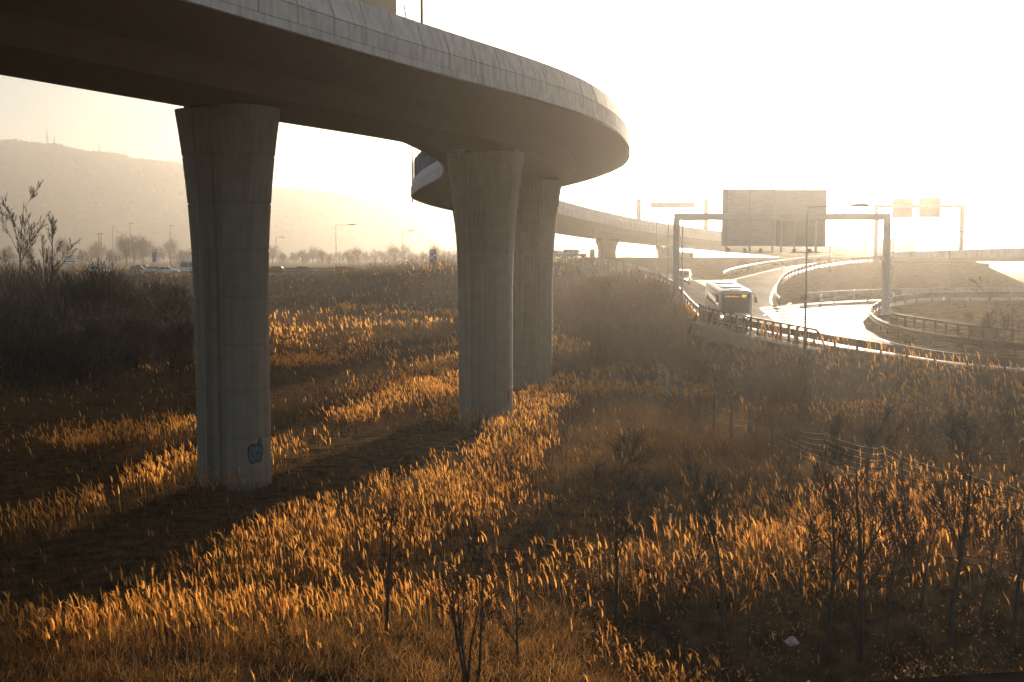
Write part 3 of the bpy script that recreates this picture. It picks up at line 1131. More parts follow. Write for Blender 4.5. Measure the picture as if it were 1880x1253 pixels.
f_ = on_edge(794, 6.15)
q = f_[0] + f_[2] * 6.0
lr = thing("street_lamp", "lamp post rising from the near parapet of the viaduct", "street lamp", (q.x, q.y, q.z + 1.72), 0, "street lamps along the roads")
MB().tube([(0, 0, 0), (0, 0, 2.47)], [.06, .05], 8).build("pole", M['pole'], lr)
MB().tube([(0, 0, 2.4), (1.1, 0, 2.42), (2.1, 0, 2.42)], [.03, .025, .02], 6).build("arm", M['pole'], lr)
mb = MB()
mb.box((2.35, 0, 2.42), (.55, .22, .1), 0, .7)
mb.build("lamp_head", M['pole'], lr)
q = W(757, 300, 134)
lr = thing("street_lamp", "lamp pole rising behind the far bend of the viaduct by the blue barrier", "street lamp", (q.x, 134, 15.6), 0, "street lamps along the roads")
MB().tube([(0, 0, 0), (0, 0, 9.0)], [.09, .06], 8).build("pole", M['pole'], lr)
MB().tube([(0, 0, 8.95), (1.6, 0, 9.0)], [.04, .03], 6).build("arm", M['pole'], lr)
MB().box((1.9, 0, 9.0), (.8, .25, .12), 0, .7).build("lamp_head", M['pole'], lr)
q = W(1062, 382, 166)
lr = thing("street_lamp", "thin lamp pole standing on the descending viaduct", "street lamp", (q.x, 166, q.z - 1), 0, "street lamps along the roads")
MB().tube([(0, 0, 0), (0, 0, 4.4)], [.08, .05], 8).build("pole", M['pole'], lr)
MB().tube([(0, 0, 1.6), (.5, 0, 1.9)], [.03, .03], 6).build("arm", M['pole'], lr)
MB().box((.6, 0, 1.95), (.4, .25, .12), 0, .7).build("lamp_head", M['pole'], lr)
f_ = on_edge(759, 6.15)
q = f_[0] + f_[2] * 6.0
dl = thing("leaning_rod", "thin dark rod leaning outward from the viaduct parapet behind the truck", "rod", (q.x, q.y, q.z + 2.9))
MB().tube([(0, 0, 0), (-.13, 0, .75)], [.025, .02], 6).build("rod", M['dark'], dl)

# ------------------------------------------------------------------ signs and far bits
def road_sign(name, label, px0, px1, y0, y1, Y, m, ybase, marks=(), legs=2):
    c = W((px0 + px1) / 2, (y0 + y1) / 2, Y)
    w, h = (px1 - px0) * Y / FPX, (y1 - y0) * Y / FPX
    zb = W(px0, ybase, Y).z
    root = thing(name, label, "sign", (c.x, Y, zb))
    mb = MB()
    mb.box((0, 0, c.z - zb), (w, .08, h))
    bevel(mb.build("sign_panel", m, root), .02, 1)
    for k in range(legs):
        x = 0 if legs == 1 else (k - .5) * w * .6
        MB().tube([(x, .12, -.5), (x, .12, c.z - zb + h / 2 - .1)], .07, 6).build("leg", M['pole'], root)
    for (kind, a, b, s1, s2, mm) in marks:
        mb = MB()
        cx, cz = (a - .5) * w, c.z - zb + (.5 - b) * h
        if kind == 'box':
            mb.box((cx, -.05, cz), (s1 * w, .03, s2 * h))
        else:
            n = 14
            for k in range(n):
                a0, a1 = 2 * math.pi * k / n, 2 * math.pi * (k + 1) / n
                o, i = s1 * w, s1 * w * .6
                vs_ = [(cx + r_ * math.cos(t), -.065, cz + r_ * 1.3 * math.sin(t)) for r_, t in ((o, a0), (o, a1), (i, a1), (i, a0))]
                mb.add(vs_, [(0, 1, 2, 3)])
        fix_normals(mb.build("sign_marking", M[mm], root))
    return root


road_sign("direction_sign", "upright blue direction sign with white symbols beside the far road", 788.5, 801.5, 458.5, 482.5, 222, M['blue'], 494,
          [('ring', .38, .62, .2, 0, 'white'), ('box', .72, .42, .3, .12, 'white'), ('box', .68, .88, .26, .12, 'white'), ('box', .45, .1, .6, .035, 'white'), ('box', .45, .17, .6, .035, 'white'), ('box', .4, .25, .5, .035, 'white')])
road_sign("billboard", "white and blue billboard on legs behind the far road above the thicket", 116.5, 140, 470, 482, 300, M['white'], 492, [('box', .5, .88, .96, .16, 'blue'), ('box', .4, .2, .6, .12, 'blue'), ('box', .6, .5, .5, .1, 'brick_red')])
road_sign("direction_sign", "narrow blue and white panel sign above the queue of cars", 279.5, 288.5, 464, 482, 300, M['blue'], 492, [('box', .86, .5, .2, .98, 'white'), ('box', .38, .22, .4, .06, 'white'), ('box', .38, .5, .4, .06, 'white')])
road_sign("round_sign", "small red and blue sign by the paired lamp poles", 204.5, 208.5, 479, 490, 270, M['blue'], 497, [('box', .5, .2, 1.0, .35, 'brick_red')], 1)
road_sign("back_of_sign", "dark green sign board beside the first hazy pier of the descending span", 1083, 1092, 457.5, 477, 150, M['cargreen'], 492)

# far road: barrier, bridge and noise wall
yb = 222.5
pts = [Vector((W(px, 472, yb).x, yb - (2.3 if px > 300 else 1.5), 5.56)) for px in (488, 560, 620, 655)]
bridge_railing(pts, "far road bridge railing between the dark pier and the red car", 2.9, 1.15, end_hoop=False, thick=1.8)
fb = thing("far_bridge", "low concrete bridge of the far road, glimpsed beside the dark pier", "bridge", (pts[0].x - 3, yb - 2.2, 5.5))
MB().box((6.5, -.6, -.75), (24, 1.4, 1.5)).build("deck_beam", M['concrete'], fb)
MB().box((4.2, .6, -2.9), (16, .8, 2.8)).build("abutment_wall", M['rough_wall'], fb)
guardrail([p + Vector((0, -.25, 0)) for p in pts], "crash barrier along the low far bridge beside the dark pier", 4.0, .75, .4, side=1)
gpts = [Vector((W(px, 472, yb).x, yb - 2.6, 5.56)) for px in (660, 720, 780, 835, 900)]
guardrail(gpts, "far crash barrier between the red car and the fluted pier", 4.0, .8, .35, side=1)
nw = [Vector((W(px, 472, 236).x, 236 + .02 * (px - 780), 5.5)) for px in (785, 830, 900, 1000, 1090)]
mb = MB()
rings = [[p + Vector((0, 0, -.5)), p + Vector((0, .4, -.5)), p + Vector((0, .4, 1.9)), p + Vector((0, 0, 1.9))] for p in nw]
mb.loft(rings)
o = fix_normals(mb.build("boundary_wall", M['concrete']))
tag(o, "long pale low wall behind the far road, passing the fluted pier", "wall")
# curved end wall of the ramp below the descending viaduct
rp_ = [W(px, py, Y) for px, py, Y in ((1128, 486, 232), (1180, 482.5, 224), (1225, 478.5, 216), (1255, 475.5, 210), (1268, 473.5, 206), (1272, 471.5, 209), (1262, 470, 215), (1240, 470, 222))]
P = smooth_path(rp_, 6)
rings = []
for i, p in enumerate(P):
    t = P[min(i + 1, len(P) - 1)] - P[max(i - 1, 0)]
    n = Vector((t.y, -t.x, 0)).normalized()
    rings.append([p + n * a + Vector((0, 0, b)) for a, b in ((-.15, -.9), (.15, -.9), (.15, .75), (-.15, .75))])
mb = MB()
mb.loft(rings)
o = fix_normals(mb.build("ramp_wall", M['concrete']))
tag(o, "pale curved ramp wall below the descending viaduct, behind the second hazy pier", "wall")

# overpass at the edge of the picture
ov = thing("overpass", "low concrete overpass closing off the slope, bright gap under its deck", "overpass", (W(1640, 472, 158).x, 158, 0))
ox0, ox1 = 0.0, W(2250, 472, 158).x - W(1640, 472, 158).x
Z = lambda py: W(940, py, 158).z
L_ = ox1 - ox0
mb = MB()
mb.add([(ox0, 0, Z(480)), (ox1, 0, Z(482)), (ox1, 9, Z(482)), (ox0, 9, Z(480)), (ox0, 0, Z(470)), (ox1, 0, Z(468)), (ox1, 9, Z(468)), (ox0, 9, Z(470))],
       [(3, 2, 1, 0), (4, 5, 6, 7), (0, 1, 5, 4), (1, 2, 6, 5), (2, 3, 7, 6), (3, 0, 4, 7)])
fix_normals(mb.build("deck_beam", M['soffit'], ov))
for yy in (-.22, 8.9):
    mb = MB()
    a0, a1 = (Z(473), Z(463.5)), (Z(474), Z(454.5))
    for k in range(24):
        x0, x1 = ox0 + L_ * k / 24 + .02, ox0 + L_ * (k + 1) / 24 - .02
        f0, f1 = k / 24, (k + 1) / 24
        zb_ = lambda f: a0[0] + (a1[0] - a0[0]) * f
        zt_ = lambda f: a0[1] + (a1[1] - a0[1]) * min(1, f * 2.2)
        mb.add([(x0, yy, zb_(f0)), (x1, yy, zb_(f1)), (x1, yy + .3, zb_(f1)), (x0, yy + .3, zb_(f0)), (x0, yy, zt_(f0)), (x1, yy, zt_(f1)), (x1, yy + .3, zt_(f1)), (x0, yy + .3, zt_(f0))],
               [(3, 2, 1, 0), (4, 5, 6, 7), (0, 1, 5, 4), (1, 2, 6, 5), (2, 3, 7, 6), (3, 0, 4, 7)])
    fix_normals(mb.build("parapet", M['concrete'], ov))
mb = MB()
mb.box((ox0 + 7, 4.5, Z(500)), (14, 8.6, 2.6))
mb.build("abutment_wall", M['rough_wall'], ov)

# reflector posts on the slopes
for px, py in ((1568, 543), (1781, 543.5), (1640, 548), (1733, 547), (1436, 492), (1507, 553)):
    b = R(px, py + 6)
    rp = thing("reflector_post", "slim white reflector post on the grass slope", "road post", (b.x, b.y, b.z), 0, "reflector posts")
    MB().box((0, 0, .45), (.12, .08, .9)).build("post", M['white'], rp)
    MB().box((0, -.05, .8), (.1, .03, .14)).build("reflector", M['lens'], rp)

# black and white marker pole in the grass
b = G(1231, 1003, 0)
b.z = H1(b.x, b.y)
mk = thing("marker_pole", "thin black and white banded marker pole standing alone in the grass", "marker pole", b)
hh = 1.55 * 1.0
for k in range(6):
    MB().tube([(0, 0, hh * k / 6), (0, 0, hh * (k + 1) / 6 - .002)], .035, 8).build("band", M['dark'] if k % 2 else M['white'], mk)
# concrete edge of the camera's own bridge
q0, q1 = W(1505, 1256, 10.5), W(1990, 1226, 10.0)
mb = MB()
mb.add([q0 + Vector((0, 0, -7)), q1 + Vector((0, 0, -7)), q1 + Vector((0, -.8, -7)), q0 + Vector((0, -.8, -7)), q0, q1, q1 + Vector((0, -.8, 0)), q0 + Vector((0, -.8, 0))],
       [(3, 2, 1, 0), (4, 5, 6, 7), (0, 1, 5, 4), (1, 2, 6, 5), (2, 3, 7, 6), (3, 0, 4, 7)])
o = fix_normals(mb.build("stone_ledge", M['ledge']))
tag(o, "dark stone ledge in the bottom corner below the saplings", "ledge")

# ------------------------------------------------------------------ vehicles (local +x is forward)
def car_proto(name, label, paint_, loc, rz, pitch=0.0, L=4.4, Wd=1.8, Hh=1.5, wagon=True, group=None, lit=False):
    root = thing(name, label, "car", loc, rz, group)
    root.rotation_euler = (0, pitch, rz)
    hw = Wd / 2
    # body: stations along the car
    st = [(-L / 2, .55, .80, .86), (-L / 2 + .12, .36, .95, .95), (-L * .3, .28, .98, 1.0), (0, .26, .97, 1.0), (L * .2, .26, .96, 1.0), (L * .36, .28, .88, .99), (L / 2 - .18, .34, .78, .93), (L / 2, .45, .66, .78)]
    rings = []
    for x, zb, zt, k in st:
        w = hw * k
        rings.append([Vector((x, y, z)) for y, z in ((-w * .92, zb), (w * .92, zb), (w, zb + .14), (w, zt - .16), (w * .93, zt), (-w * .93, zt), (-w, zt - .16), (-w, zb + .14))])
    mb = MB()
    mb.loft(rings)
    body = fix_normals(mb.build("body", paint_, root, smooth=True))
    body.data.set_sharp_from_angle(angle=rad(35))
    xr = -L * .44 if wagon else -L * .3
    cab = [(xr - .1, .9), (L * .21, .9), (-.02 * L + .2, Hh - .06), (xr + .16 if wagon else xr + .5, Hh - .06)]
    mb = MB()
    b, t = hw * .9, hw * .72
    (x0, z0), (x1, z1), (x2, z2), (x3, z3) = cab
    mb.add([(x0, -b, z0), (x1, -b, z1), (x1, b, z1), (x0, b, z0), (x3, -t, z3), (x2, -t, z2), (x2, t, z2), (x3, t, z3)],
           [(3, 2, 1, 0), (4, 5, 6, 7), (0, 1, 5, 4), (1, 2, 6, 5), (2, 3, 7, 6), (3, 0, 4, 7)])
    bevel(mb.build("cabin", M['glass'], root), .04, 2)
    mb = MB()
    mb.box(((x2 + x3) / 2 - .02, 0, Hh - .03), (x2 - x3 + .12, t * 2.06, .07))
    for sy in (-1, 1):
        for (xa, za), (xb_, zb_) in (((x1 + .03, z1), (x2 + .03, z2)), ((x0 - .03, z0), (x3 - .03, z3))):
            mb.tube([(xa, sy * (b + .0), za), (xb_, sy * t, zb_)], .045, 5)
        xm = (x0 + x1) / 2 + .1
        mb.tube([(xm, sy * b, z0), (xm - .1, sy * t, z2)], .04, 5)
    bevel(mb.build("roof", paint_, root), .015, 1)
    for sx in (1, -1):
        for sy in (-1, 1):
            mb = MB()
            x, y = sx * L * .31, sy * (hw - .11)
            mb.tube([(x, y - .11, .32), (x, y - .08, .32), (x, y + .08, .32), (x, y + .11, .32)], [.27, .32, .32, .27], 18)
            w = mb.build("wheel", M['rubber'], root, smooth=False)
            mb = MB()
            mb.tube([(x, y + sy * .09, .32), (x, y + sy * .122, .32)], [.2, .17], 14)
            mb.build("rim", M['rim'], w)
    for sy in (-1, 1):
        mb = MB()
        mb.box((L / 2 - .1, sy * hw * .64, .66), (.2, .36, .15), sy * -.25)
        bevel(mb.build("headlight", M['lamp_on'] if lit else M['lens'], root), .03)
        mb = MB()
        mb.box((-L / 2 + .05, sy * hw * .7, .82), (.16, .24, .22))
        mb.build("tail_light", M['redlens'], root)
        mb = MB()
        mb.box((L * .17, sy * (hw + .1), .98), (.12, .2, .14))
        bevel(mb.build("mirror", paint_, root), .03)
    mb = MB()
    mb.box((L / 2 + .0, 0, .46), (.06, hw * 1.1, .2))
    mb.build("grille", M['dark'], root)
    mb = MB()
    mb.box((L / 2 + .035, 0, .42), (.02, .52, .11))
    mb.build("number_plate", M['white'], root)
    return root


def bus_proto(name, label, loc, rz, pitch=0.0, L=11.0, lit=True):
    root = thing(name, label, "bus", loc, rz)
    root.rotation_euler = (0, pitch, rz)
    hw, zt, zb = 1.275, 2.95, 0.32

    def ring(x, w, z0, z1, r=.28):
        pts = []
        for cx, cz, a0 in ((w - r, z1 - r, 0), (-w + r, z1 - r, 90), (-w + .08, z0 + .08, 180), (w - .08, z0 + .08, 270)):
            rr = r if a0 < 180 else .08
            for k in range(5):
                a = rad(a0 + 22.5 * k)
                pts.append(Vector((x, cx + rr * math.cos(a), cz + rr * math.sin(a))))
        return pts
    mb = MB()
    mb.loft([ring(-L / 2, hw * .93, .45, zt - .12), ring(-L / 2 + .12, hw, zb, zt), ring(L / 2 - .3, hw, zb, zt), ring(L / 2 - .1, hw * .985, zb, zt - .06), ring(L / 2, hw * .93, zb + .08, zt - .2)])
    body = fix_normals(mb.build("body", M['white'], root, smooth=True))
    body.data.set_sharp_from_angle(angle=rad(35))
    xf = L / 2 + .012

    def front(y0, y1, z0, z1, dx=0.0, th=.05):
        m_ = MB()
        m_.box((xf + dx - th / 2 + .012, (y0 + y1) / 2, (z0 + z1) / 2), (th, y1 - y0, z1 - z0))
        return m_
    ws = bevel(front(-1.08, 1.08, .98, 2.66).build("windscreen", M['glass'], root), .02)
    ds = front(-1.0, 1.0, 2.30, 2.62, .014).build("destination_display", M['dark'], root)
    # amber matrix figures and letters (too blurred in the photograph to be read)
    mb = MB()
    X = xf + .032
    rnd = random.Random(5)

    def seg(y, z, w_, h_):
        mb.box((X, y, z), (.012, w_, h_))
    for k, bits in enumerate((0b0110, 0b1111, 0b1111)):
        y = .78 - k * .13
        for zz in (2.37, 2.455, 2.54):
            if zz != 2.455 or bits & 8:
                seg(y, zz, .1, .022)
        seg(y - .045, 2.415, .02, .075)
        seg(y - .045, 2.5, .02, .075)
        if bits & 1:
            seg(y + .045, 2.5, .02, .075)
    y = .22
    for k in range(11):
        hgt = .13 if k in (4, 8) else .08
        seg(y, 2.42 + (hgt - .08) / 2, .018, hgt)
        seg(y - .03, 2.42 + (.03 if k % 2 else -.03), .05, .018)
        y -= .1
    mb.build("display_lettering", M['amber'], ds)
    for sy in (-1, 1):
        n = 6
        x0, x1 = -L / 2 + .5, L / 2 - .35
        for k in range(n):
            a, b = x0 + (x1 - x0) * k / n + .04, x0 + (x1 - x0) * (k + 1) / n - .04
            mb = MB()
            mb.box(((a + b) / 2, sy * (hw - .005), 1.95), (b - a, .05, 1.1))
            bevel(mb.build("side_window", M['glass'], root), .015, 1)
        mb = MB()
        mb.box((L / 2 + .2, sy * (hw + .22), 2.15), (.16, .2, .46))
        o = bevel(mb.build("mirror", M['dark'], root), .03)
        MB().tube([(L / 2 - .05, sy * (hw - .1), 2.65), (L / 2 + .22, sy * (hw + .12), 2.68), (L / 2 + .22, sy * (hw + .2), 2.35)], .03, 6).build("mirror_arm", M['dark'], o)
        mb = MB()
        mb.box((L / 2 - .03, sy * .92, .66), (.12, .34, .18))
        bevel(mb.build("headlight", M['lamp_on'] if lit else M['lens'], root), .03)
        for xw in (L / 2 - 2.7, -L / 2 + 3.2):
            yy = sy * (hw - .14)
            w = MB().tube([(xw, yy - .15, .48), (xw, yy - .1, .48), (xw, yy + .1, .48), (xw, yy + .15, .48)], [.42, .48, .48, .42], 20).build("wheel", M['rubber'], root)
            MB().tube([(xw, yy + sy * .13, .48), (xw, yy + sy * .165, .48)], [.28, .22], 14).build("rim", M['rim'], w)
    mb = MB()
    for sy in (-1, 1):
        mb.tube([(xf + .03, sy * .1, 1.02), (xf + .03, sy * .85, 1.12)], .018, 4)
    mb.build("wiper", M['dark'], root)
    mb = front(-1.0, 1.0, .5, .56, .01, .03)
    mb.build("bumper_trim", M['dark'], root)
    front(-.27, .27, .36, .48, .03, .03).build("number_plate", M['white'], root)
    mb = MB()
    mb.box((L / 2 - 4.0, 0, zt + .07), (3.2, 1.7, .16), 0, .86)
    bevel(mb.build("roof_unit", M['white'], root), .05)
    mb = MB()
    mb.box((L / 2 - 1.1, .05, zt + .03), (.7, .8, .08))
    mb.build("roof_hatch", M['dark'], root)
    mb = MB()
    mb.box((-L / 2 + 2.4, 0, zt + .07), (2.2, 1.6, .16), 0, .86)
    bevel(mb.build("roof_unit", M['white'], root), .05)
    return root


ROADP = math.atan(RB)
f0 = R(1350, 599)
rear = Vector(((1320 - 940) / FPX * (f0.y + 12), f0.y + 12, 0))
hd = math.atan2(f0.y - rear.y, f0.x - rear.x)
ctr = f0 + Vector((-math.cos(hd), -math.sin(hd), 0)) * 5.5
bus1 = bus_proto("city_bus", "white city bus with lit amber display coming towards us on the main road", (ctr.x, ctr.y, float(zplane(ctr.y)) + .05), hd, rad(2.3))
bus1.scale = (1, 1, .89)
c0 = R(1259.5, 525)
car1 = car_proto("car", "grey car with lit headlights behind the bus, beside the gantry leg", M['cargrey'], (c0.x, c0.y + 2.2, float(zplane(c0.y + 2.2)) + .05), rad(-104), ROADP, lit=True)
# traffic on the far road: copies of one car in other paints
far_car = car_proto("car", "dark red hatchback on the far road below the lamp post with the long arm", M['carred'], (W(633, 472, 226).x, 226, 5.57), rad(2))


def far(px, Y, label, paint_, rz=0.0, sc=1.0):
    x = W(px, 472, Y).x
    c = dup(far_car, (x, Y, max(5.5, H1(x, Y)) + .07), rz, label, None, sc, (M['carred'], paint_))
    return c


far(183, 224, "white car passing behind the paired lamp poles", M['carwhite'], rad(-12))
far(268, 240, "dark estate car at the back of the queue beneath the narrow panel sign", M['cargrey'], rad(-8), 1.1)
far(277, 224, "silver car in the middle of the queue on the far road", M['carsilver'], rad(175))
far(258, 225, "dark green car at the tail of the queue on the far road", M['cargreen'], rad(4))
far(309, 223.5, "white car at the front of the queue near the white bus", M['carwhite'], rad(4), .95)
far(501, 226, "red car seen through the far bridge railing beside the dark pier", M['carred'], rad(180))
far(562, 226.5, "dark car behind the middle of the far bridge railing", M['cargrey'], rad(3))
far(1024, 190, "green car emerging from behind the overlapping pair of piers", M['cargreen'], rad(-40))
far(1054, 182, "grey car following the green one on the far road", M['carsilver'], rad(-50))
xb = W(326, 472, 236).x
bus2 = dup(bus1, (xb + 6.1, 236, 5.6), rad(178), "white bus on the far road, mostly hidden by the dark graffitied pier")
bus2.rotation_euler = (0, 0, rad(176))

# truck on the viaduct
f_ = on_edge(731, 4.9)
p_, t_, n_ = f_
tp = p_ + n_ * 3.6
tr = thing("truck", "beige box truck on the viaduct, its top cut by the frame", "truck", (tp.x, tp.y, p_.z + 1.724), math.atan2(-t_.y, -t_.x))
tp2 = W(729, 10, tp.y)
mb = MB()
mb.box((3.9, 0, 2.35), (7.8, 2.5, 2.9))
cargo = bevel(mb.build("cargo_box", M['beige'], tr), .04)
mb = MB()
mb.box((4.9, 0, .78), (9.6, .9, .24))
mb.build("chassis", M['dark'], tr)
mb = MB()
cabp = [(8.0, .5), (10.0, .5), (10.0, 1.5), (9.7, 2.9), (8.0, 3.0)]
mb.loft([[Vector((x, y, z)) for x, z in cabp] for y in (-1.2, 1.2)])
cabo = bevel(fix_normals(mb.build("cab", M['carwhite'], tr)), .06)
mb = MB()
mb.loft([[Vector((x + .015, y, z)) for x, z in ((10.0, 1.55), (9.71, 2.8), (9.66, 2.8), (9.95, 1.55))] for y in (-1.08, 1.08)])
fix_normals(mb.build("windscreen", M['glass'], cabo))
for sy in (-1, 1):
    for x in (1.6, 2.8, 8.9):
        w = MB().tube([(x, sy * 1.05 - .14, .5), (x, sy * 1.05 - .1, .5), (x, sy * 1.05 + .1, .5), (x, sy * 1.05 + .14, .5)], [.44, .5, .5, .44], 18).build("wheel", M['rubber'], tr)
        MB().tube([(x, sy * 1.05 + sy * .12, .5), (x, sy * 1.05 + sy * .155, .5)], [.28, .24], 12).build("rim", M['rim'], w)
side = 1 if (Matrix.Rotation(tr.rotation_euler.z, 3, 'Z') @ Vector((0, 1, 0))).dot(n_) > 0 else -1
mb = MB()
rnd = random.Random(3)
x = 1.0
for k in range(14):
    mb.box((x, side * 1.262, 1.75), (.025, .02, .13))
    mb.box((x + .03, side * 1.262, 1.75 + (.05 if k % 2 else -.05)), (.06, .02, .025))
    x += .12
mb.build("lettering", M['brick_red'], cargo)
mb = MB()
for k in range(12):
    a0, a1 = math.pi * k / 12, math.pi * (k + 1) / 12
    mb.add([(.55 + r_ * math.cos(t), side * 1.266, 1.25 + r_ * math.sin(t)) for r_, t in ((.24, a0), (.24, a1), (.17, a1), (.17, a0))], [(0, 1, 2, 3)])
fix_normals(mb.build("round_emblem", M['brick_red'], cargo))

# ------------------------------------------------------------------ vegetation
def ribbons(base, h, ldir, lean, width, az, prof, tint, droop=0.35, start_dir=None):
    """curved tapering blades: K segments each, straight to arrays"""
    N, K1 = len(base), len(prof)
    t = np.linspace(0, 1, K1)
    lx, ly = np.cos(ldir) * lean * h, np.sin(ldir) * lean * h
    c = np.empty((N, K1, 3))
    tt = t ** 1.7
    c[:, :, 0] = base[:, 0, None] + lx[:, None] * tt
    c[:, :, 1] = base[:, 1, None] + ly[:, None] * tt
    c[:, :, 2] = base[:, 2, None] + h[:, None] * (t[None] - droop * lean[:, None] * t[None] ** 3)
    wv = np.stack([np.cos(az), np.sin(az), np.zeros(N)], 1) * (width / 2)[:, None]
    off = wv[:, None, :] * np.asarray(prof)[None, :, None]
    V = np.stack([c - off, c + off], 2).reshape(-1, 3)
    i0 = (np.arange(N) * K1 * 2)[:, None] + (np.arange(K1 - 1) * 2)[None]
    Q = np.stack([i0, i0 + 1, i0 + 3, i0 + 2], -1).reshape(-1, 4)
    T = np.repeat(tint, K1 * 2, axis=0)
    return V, Q, T, c[:, -1]


class Cloud:
    def __init__(self):
        self.V, self.Q, self.T, self.n = [], [], [], 0

    def add(self, V, Q, T):
        self.V.append(V)
        self.Q.append(Q + self.n)
        self.T.append(T)
        self.n += len(V)

    def build(self, name, material, parent=None):
        Q = np.concatenate(self.Q)
        o = np_mesh(name, np.concatenate(self.V), Q.ravel(), np.full(len(Q), 4), material, np.concatenate(self.T))
        if parent is not None:
            o.parent = parent
        return o


RS = np.random.RandomState(21)
U = lambda a, b, n: RS.uniform(a, b, n)


def tints(n, lo, hi, jit=0.15):
    f = RS.rand(n, 1)
    c = np.array(lo)[None] * (1 - f) + np.array(hi)[None] * f
    return np.clip(c * (1 + RS.uniform(-jit, jit, (n, 1))), 0, 1)


def field_points(y0, y1, dens, spread=0.56):
    """random ground points in a wide wedge before the camera, dens per square metre"""
    area = spread * (y1 ** 2 - y0 ** 2)
    n = int(area * dens)
    Y = np.sqrt(RS.rand(n) * (y1 ** 2 - y0 ** 2) + y0 ** 2)
    X = (RS.rand(n) * 2 - 1) * spread * Y
    return X, Y


gcx, gcy = G(700, 838)[:2]


def open_ground(X, Y):
    """False on the roads' high ground, on bare gravel and inside the piers"""
    ok = ~inside(X, Y, HIGH)
    e = ((X - gcx) / 4.6) ** 2 + ((Y - gcy) / 7.5) ** 2 + 0.5 * (fnoise(X, Y, 2.0) - .5)
    ok &= (e > 1) | (fnoise(X + 3, Y, 1.3) > .62)
    return ok


def slope_d(X, Y):
    return seg_dist(X, Y, EDGE)


def soft_map(X, Y):
    """the soft brown grass without plumes between the lit stand and the fence"""
    w = 0.9 * (fnoise(X + 33, Y + 8, 4.0) - .5) * 4
    return sstep(1.0, 3.2, X + w - (Y - 33) * .03) * sstep(30.0, 32.0, Y + .5 * w) * sstep(72, 60, Y + w) * sstep(.30, .25, (X + .3 * w) / Y)


def heath_map(X, Y):
    """low fine orange heath along the bottom of the view"""
    w = 3.0 * (fnoise(X + 71, Y + 28, 3.5) - .5)
    return sstep(28.2, 26.0, Y + w) * sstep(7, 2, X + w)


def reed_map(X, Y):
    """where the tall plumed grass stands"""
    n = fnoise(X + 11, Y * .8 + 4, 7.5)
    band = np.exp(-((X - (-9.5 + (Y - 24) * .33)) / 5.0) ** 2)          # the broad diagonal stand
    m = 0.72 * (n - .5) + .28 + 0.5 * band * sstep(95, 70, Y) + 0.12 * sstep(60, 110, Y)
    m -= 0.12 * sstep(3, 9, X) * sstep(34, 26, Y)
    m -= 0.6 * soft_map(X, Y)
    m -= 0.45 * sstep(3, 6, X) * sstep(29.5, 27, Y)
    m -= (0.36 + .3 * (n - .5)) * sstep(1.3, -1.0, X + .295 * (58 - Y) + 2.5 * (fnoise(X, Y + 9, 2.2) - .5)) * sstep(58, 53, Y)  # fewer plumes along the pier's cast shadow, to deepen the shade there
    m -= 0.34 * np.exp(-((X + .3) / 4.2) ** 2 - ((Y - 31.0) / 4.2) ** 2)
    m -= 0.25 * sstep(-2, -8, X) * sstep(48, 54, Y) * sstep(85, 78, Y)
    m -= 0.5 * sstep(9.5, 12, X) * sstep(36, 38.5, Y) * sstep(57, 51, Y)
    m -= 0.5 * heath_map(X, Y)
    return sstep(0.36, 0.62, m)


grass = Cloud()
plumes = Cloud()


def stand(X, Y, hst, lean, ln, wd, level):
    """plumed stalks: stem, ragged seed head of crossed blades, loose wisps on the near ones"""
    n = len(X)
    hst = hst * (.55 + .9 * fnoise(X + 3, Y + 61, 2.4))
    wind = rad(205) + RS.normal(0, .75, n) + 1.4 * (fnoise(X + 8, Y, 3.0) - .5)
    lean = lean * (.5 + 1.2 * fnoise(X + 23, Y + 5, 2.0))
    tint = tints(n, (0.48, 0.205, 0.04), (0.82, 0.43, 0.105), .28)
    V, Q, T2, tip = ribbons(np.column_stack([X, Y, H(X, Y) - .03]), hst, wind, lean, wd * U(.16, .3, n), U(0, 3.14, n), [1, .8, .6], tint * .45)
    plumes.add(V, Q, T2)
    base = tip - np.array([0, 0, .03])
    az, ll = U(0, 3.14, n), ln * U(.5, 1.35, n)
    lean2 = np.abs(RS.normal(.25, .38, n)).clip(.02, 1.5)
    w = wd * U(.55, 1.25, n)
    for a in ((0, 1.57) if level else (0,)):
        V, Q, T2, _ = ribbons(base, ll, wind + U(-.3, .3, n), lean2, w, az + a, [.3, .85, 1, .6, .08], tint, droop=.4)
        plumes.add(V, Q, T2)
    if level > 1:
        for k in range(4):
            f = U(.1, .8, n)
            b = base + np.column_stack([np.cos(wind) * lean2 * ll * f ** 1.7, np.sin(wind) * lean2 * ll * f ** 1.7, ll * f * (1 - .3 * lean2 * f * f)])
            V, Q, T2, _ = ribbons(b, ll * U(.25, .45, n), U(0, 6.28, n), U(.4, 1.5, n), w * .3, U(0, 3.14, n), [1, .7, .15], tint * U(.8, 1.15, (n))[:, None].clip(0, 1.2), droop=.3)
            plumes.add(V, Q, T2)

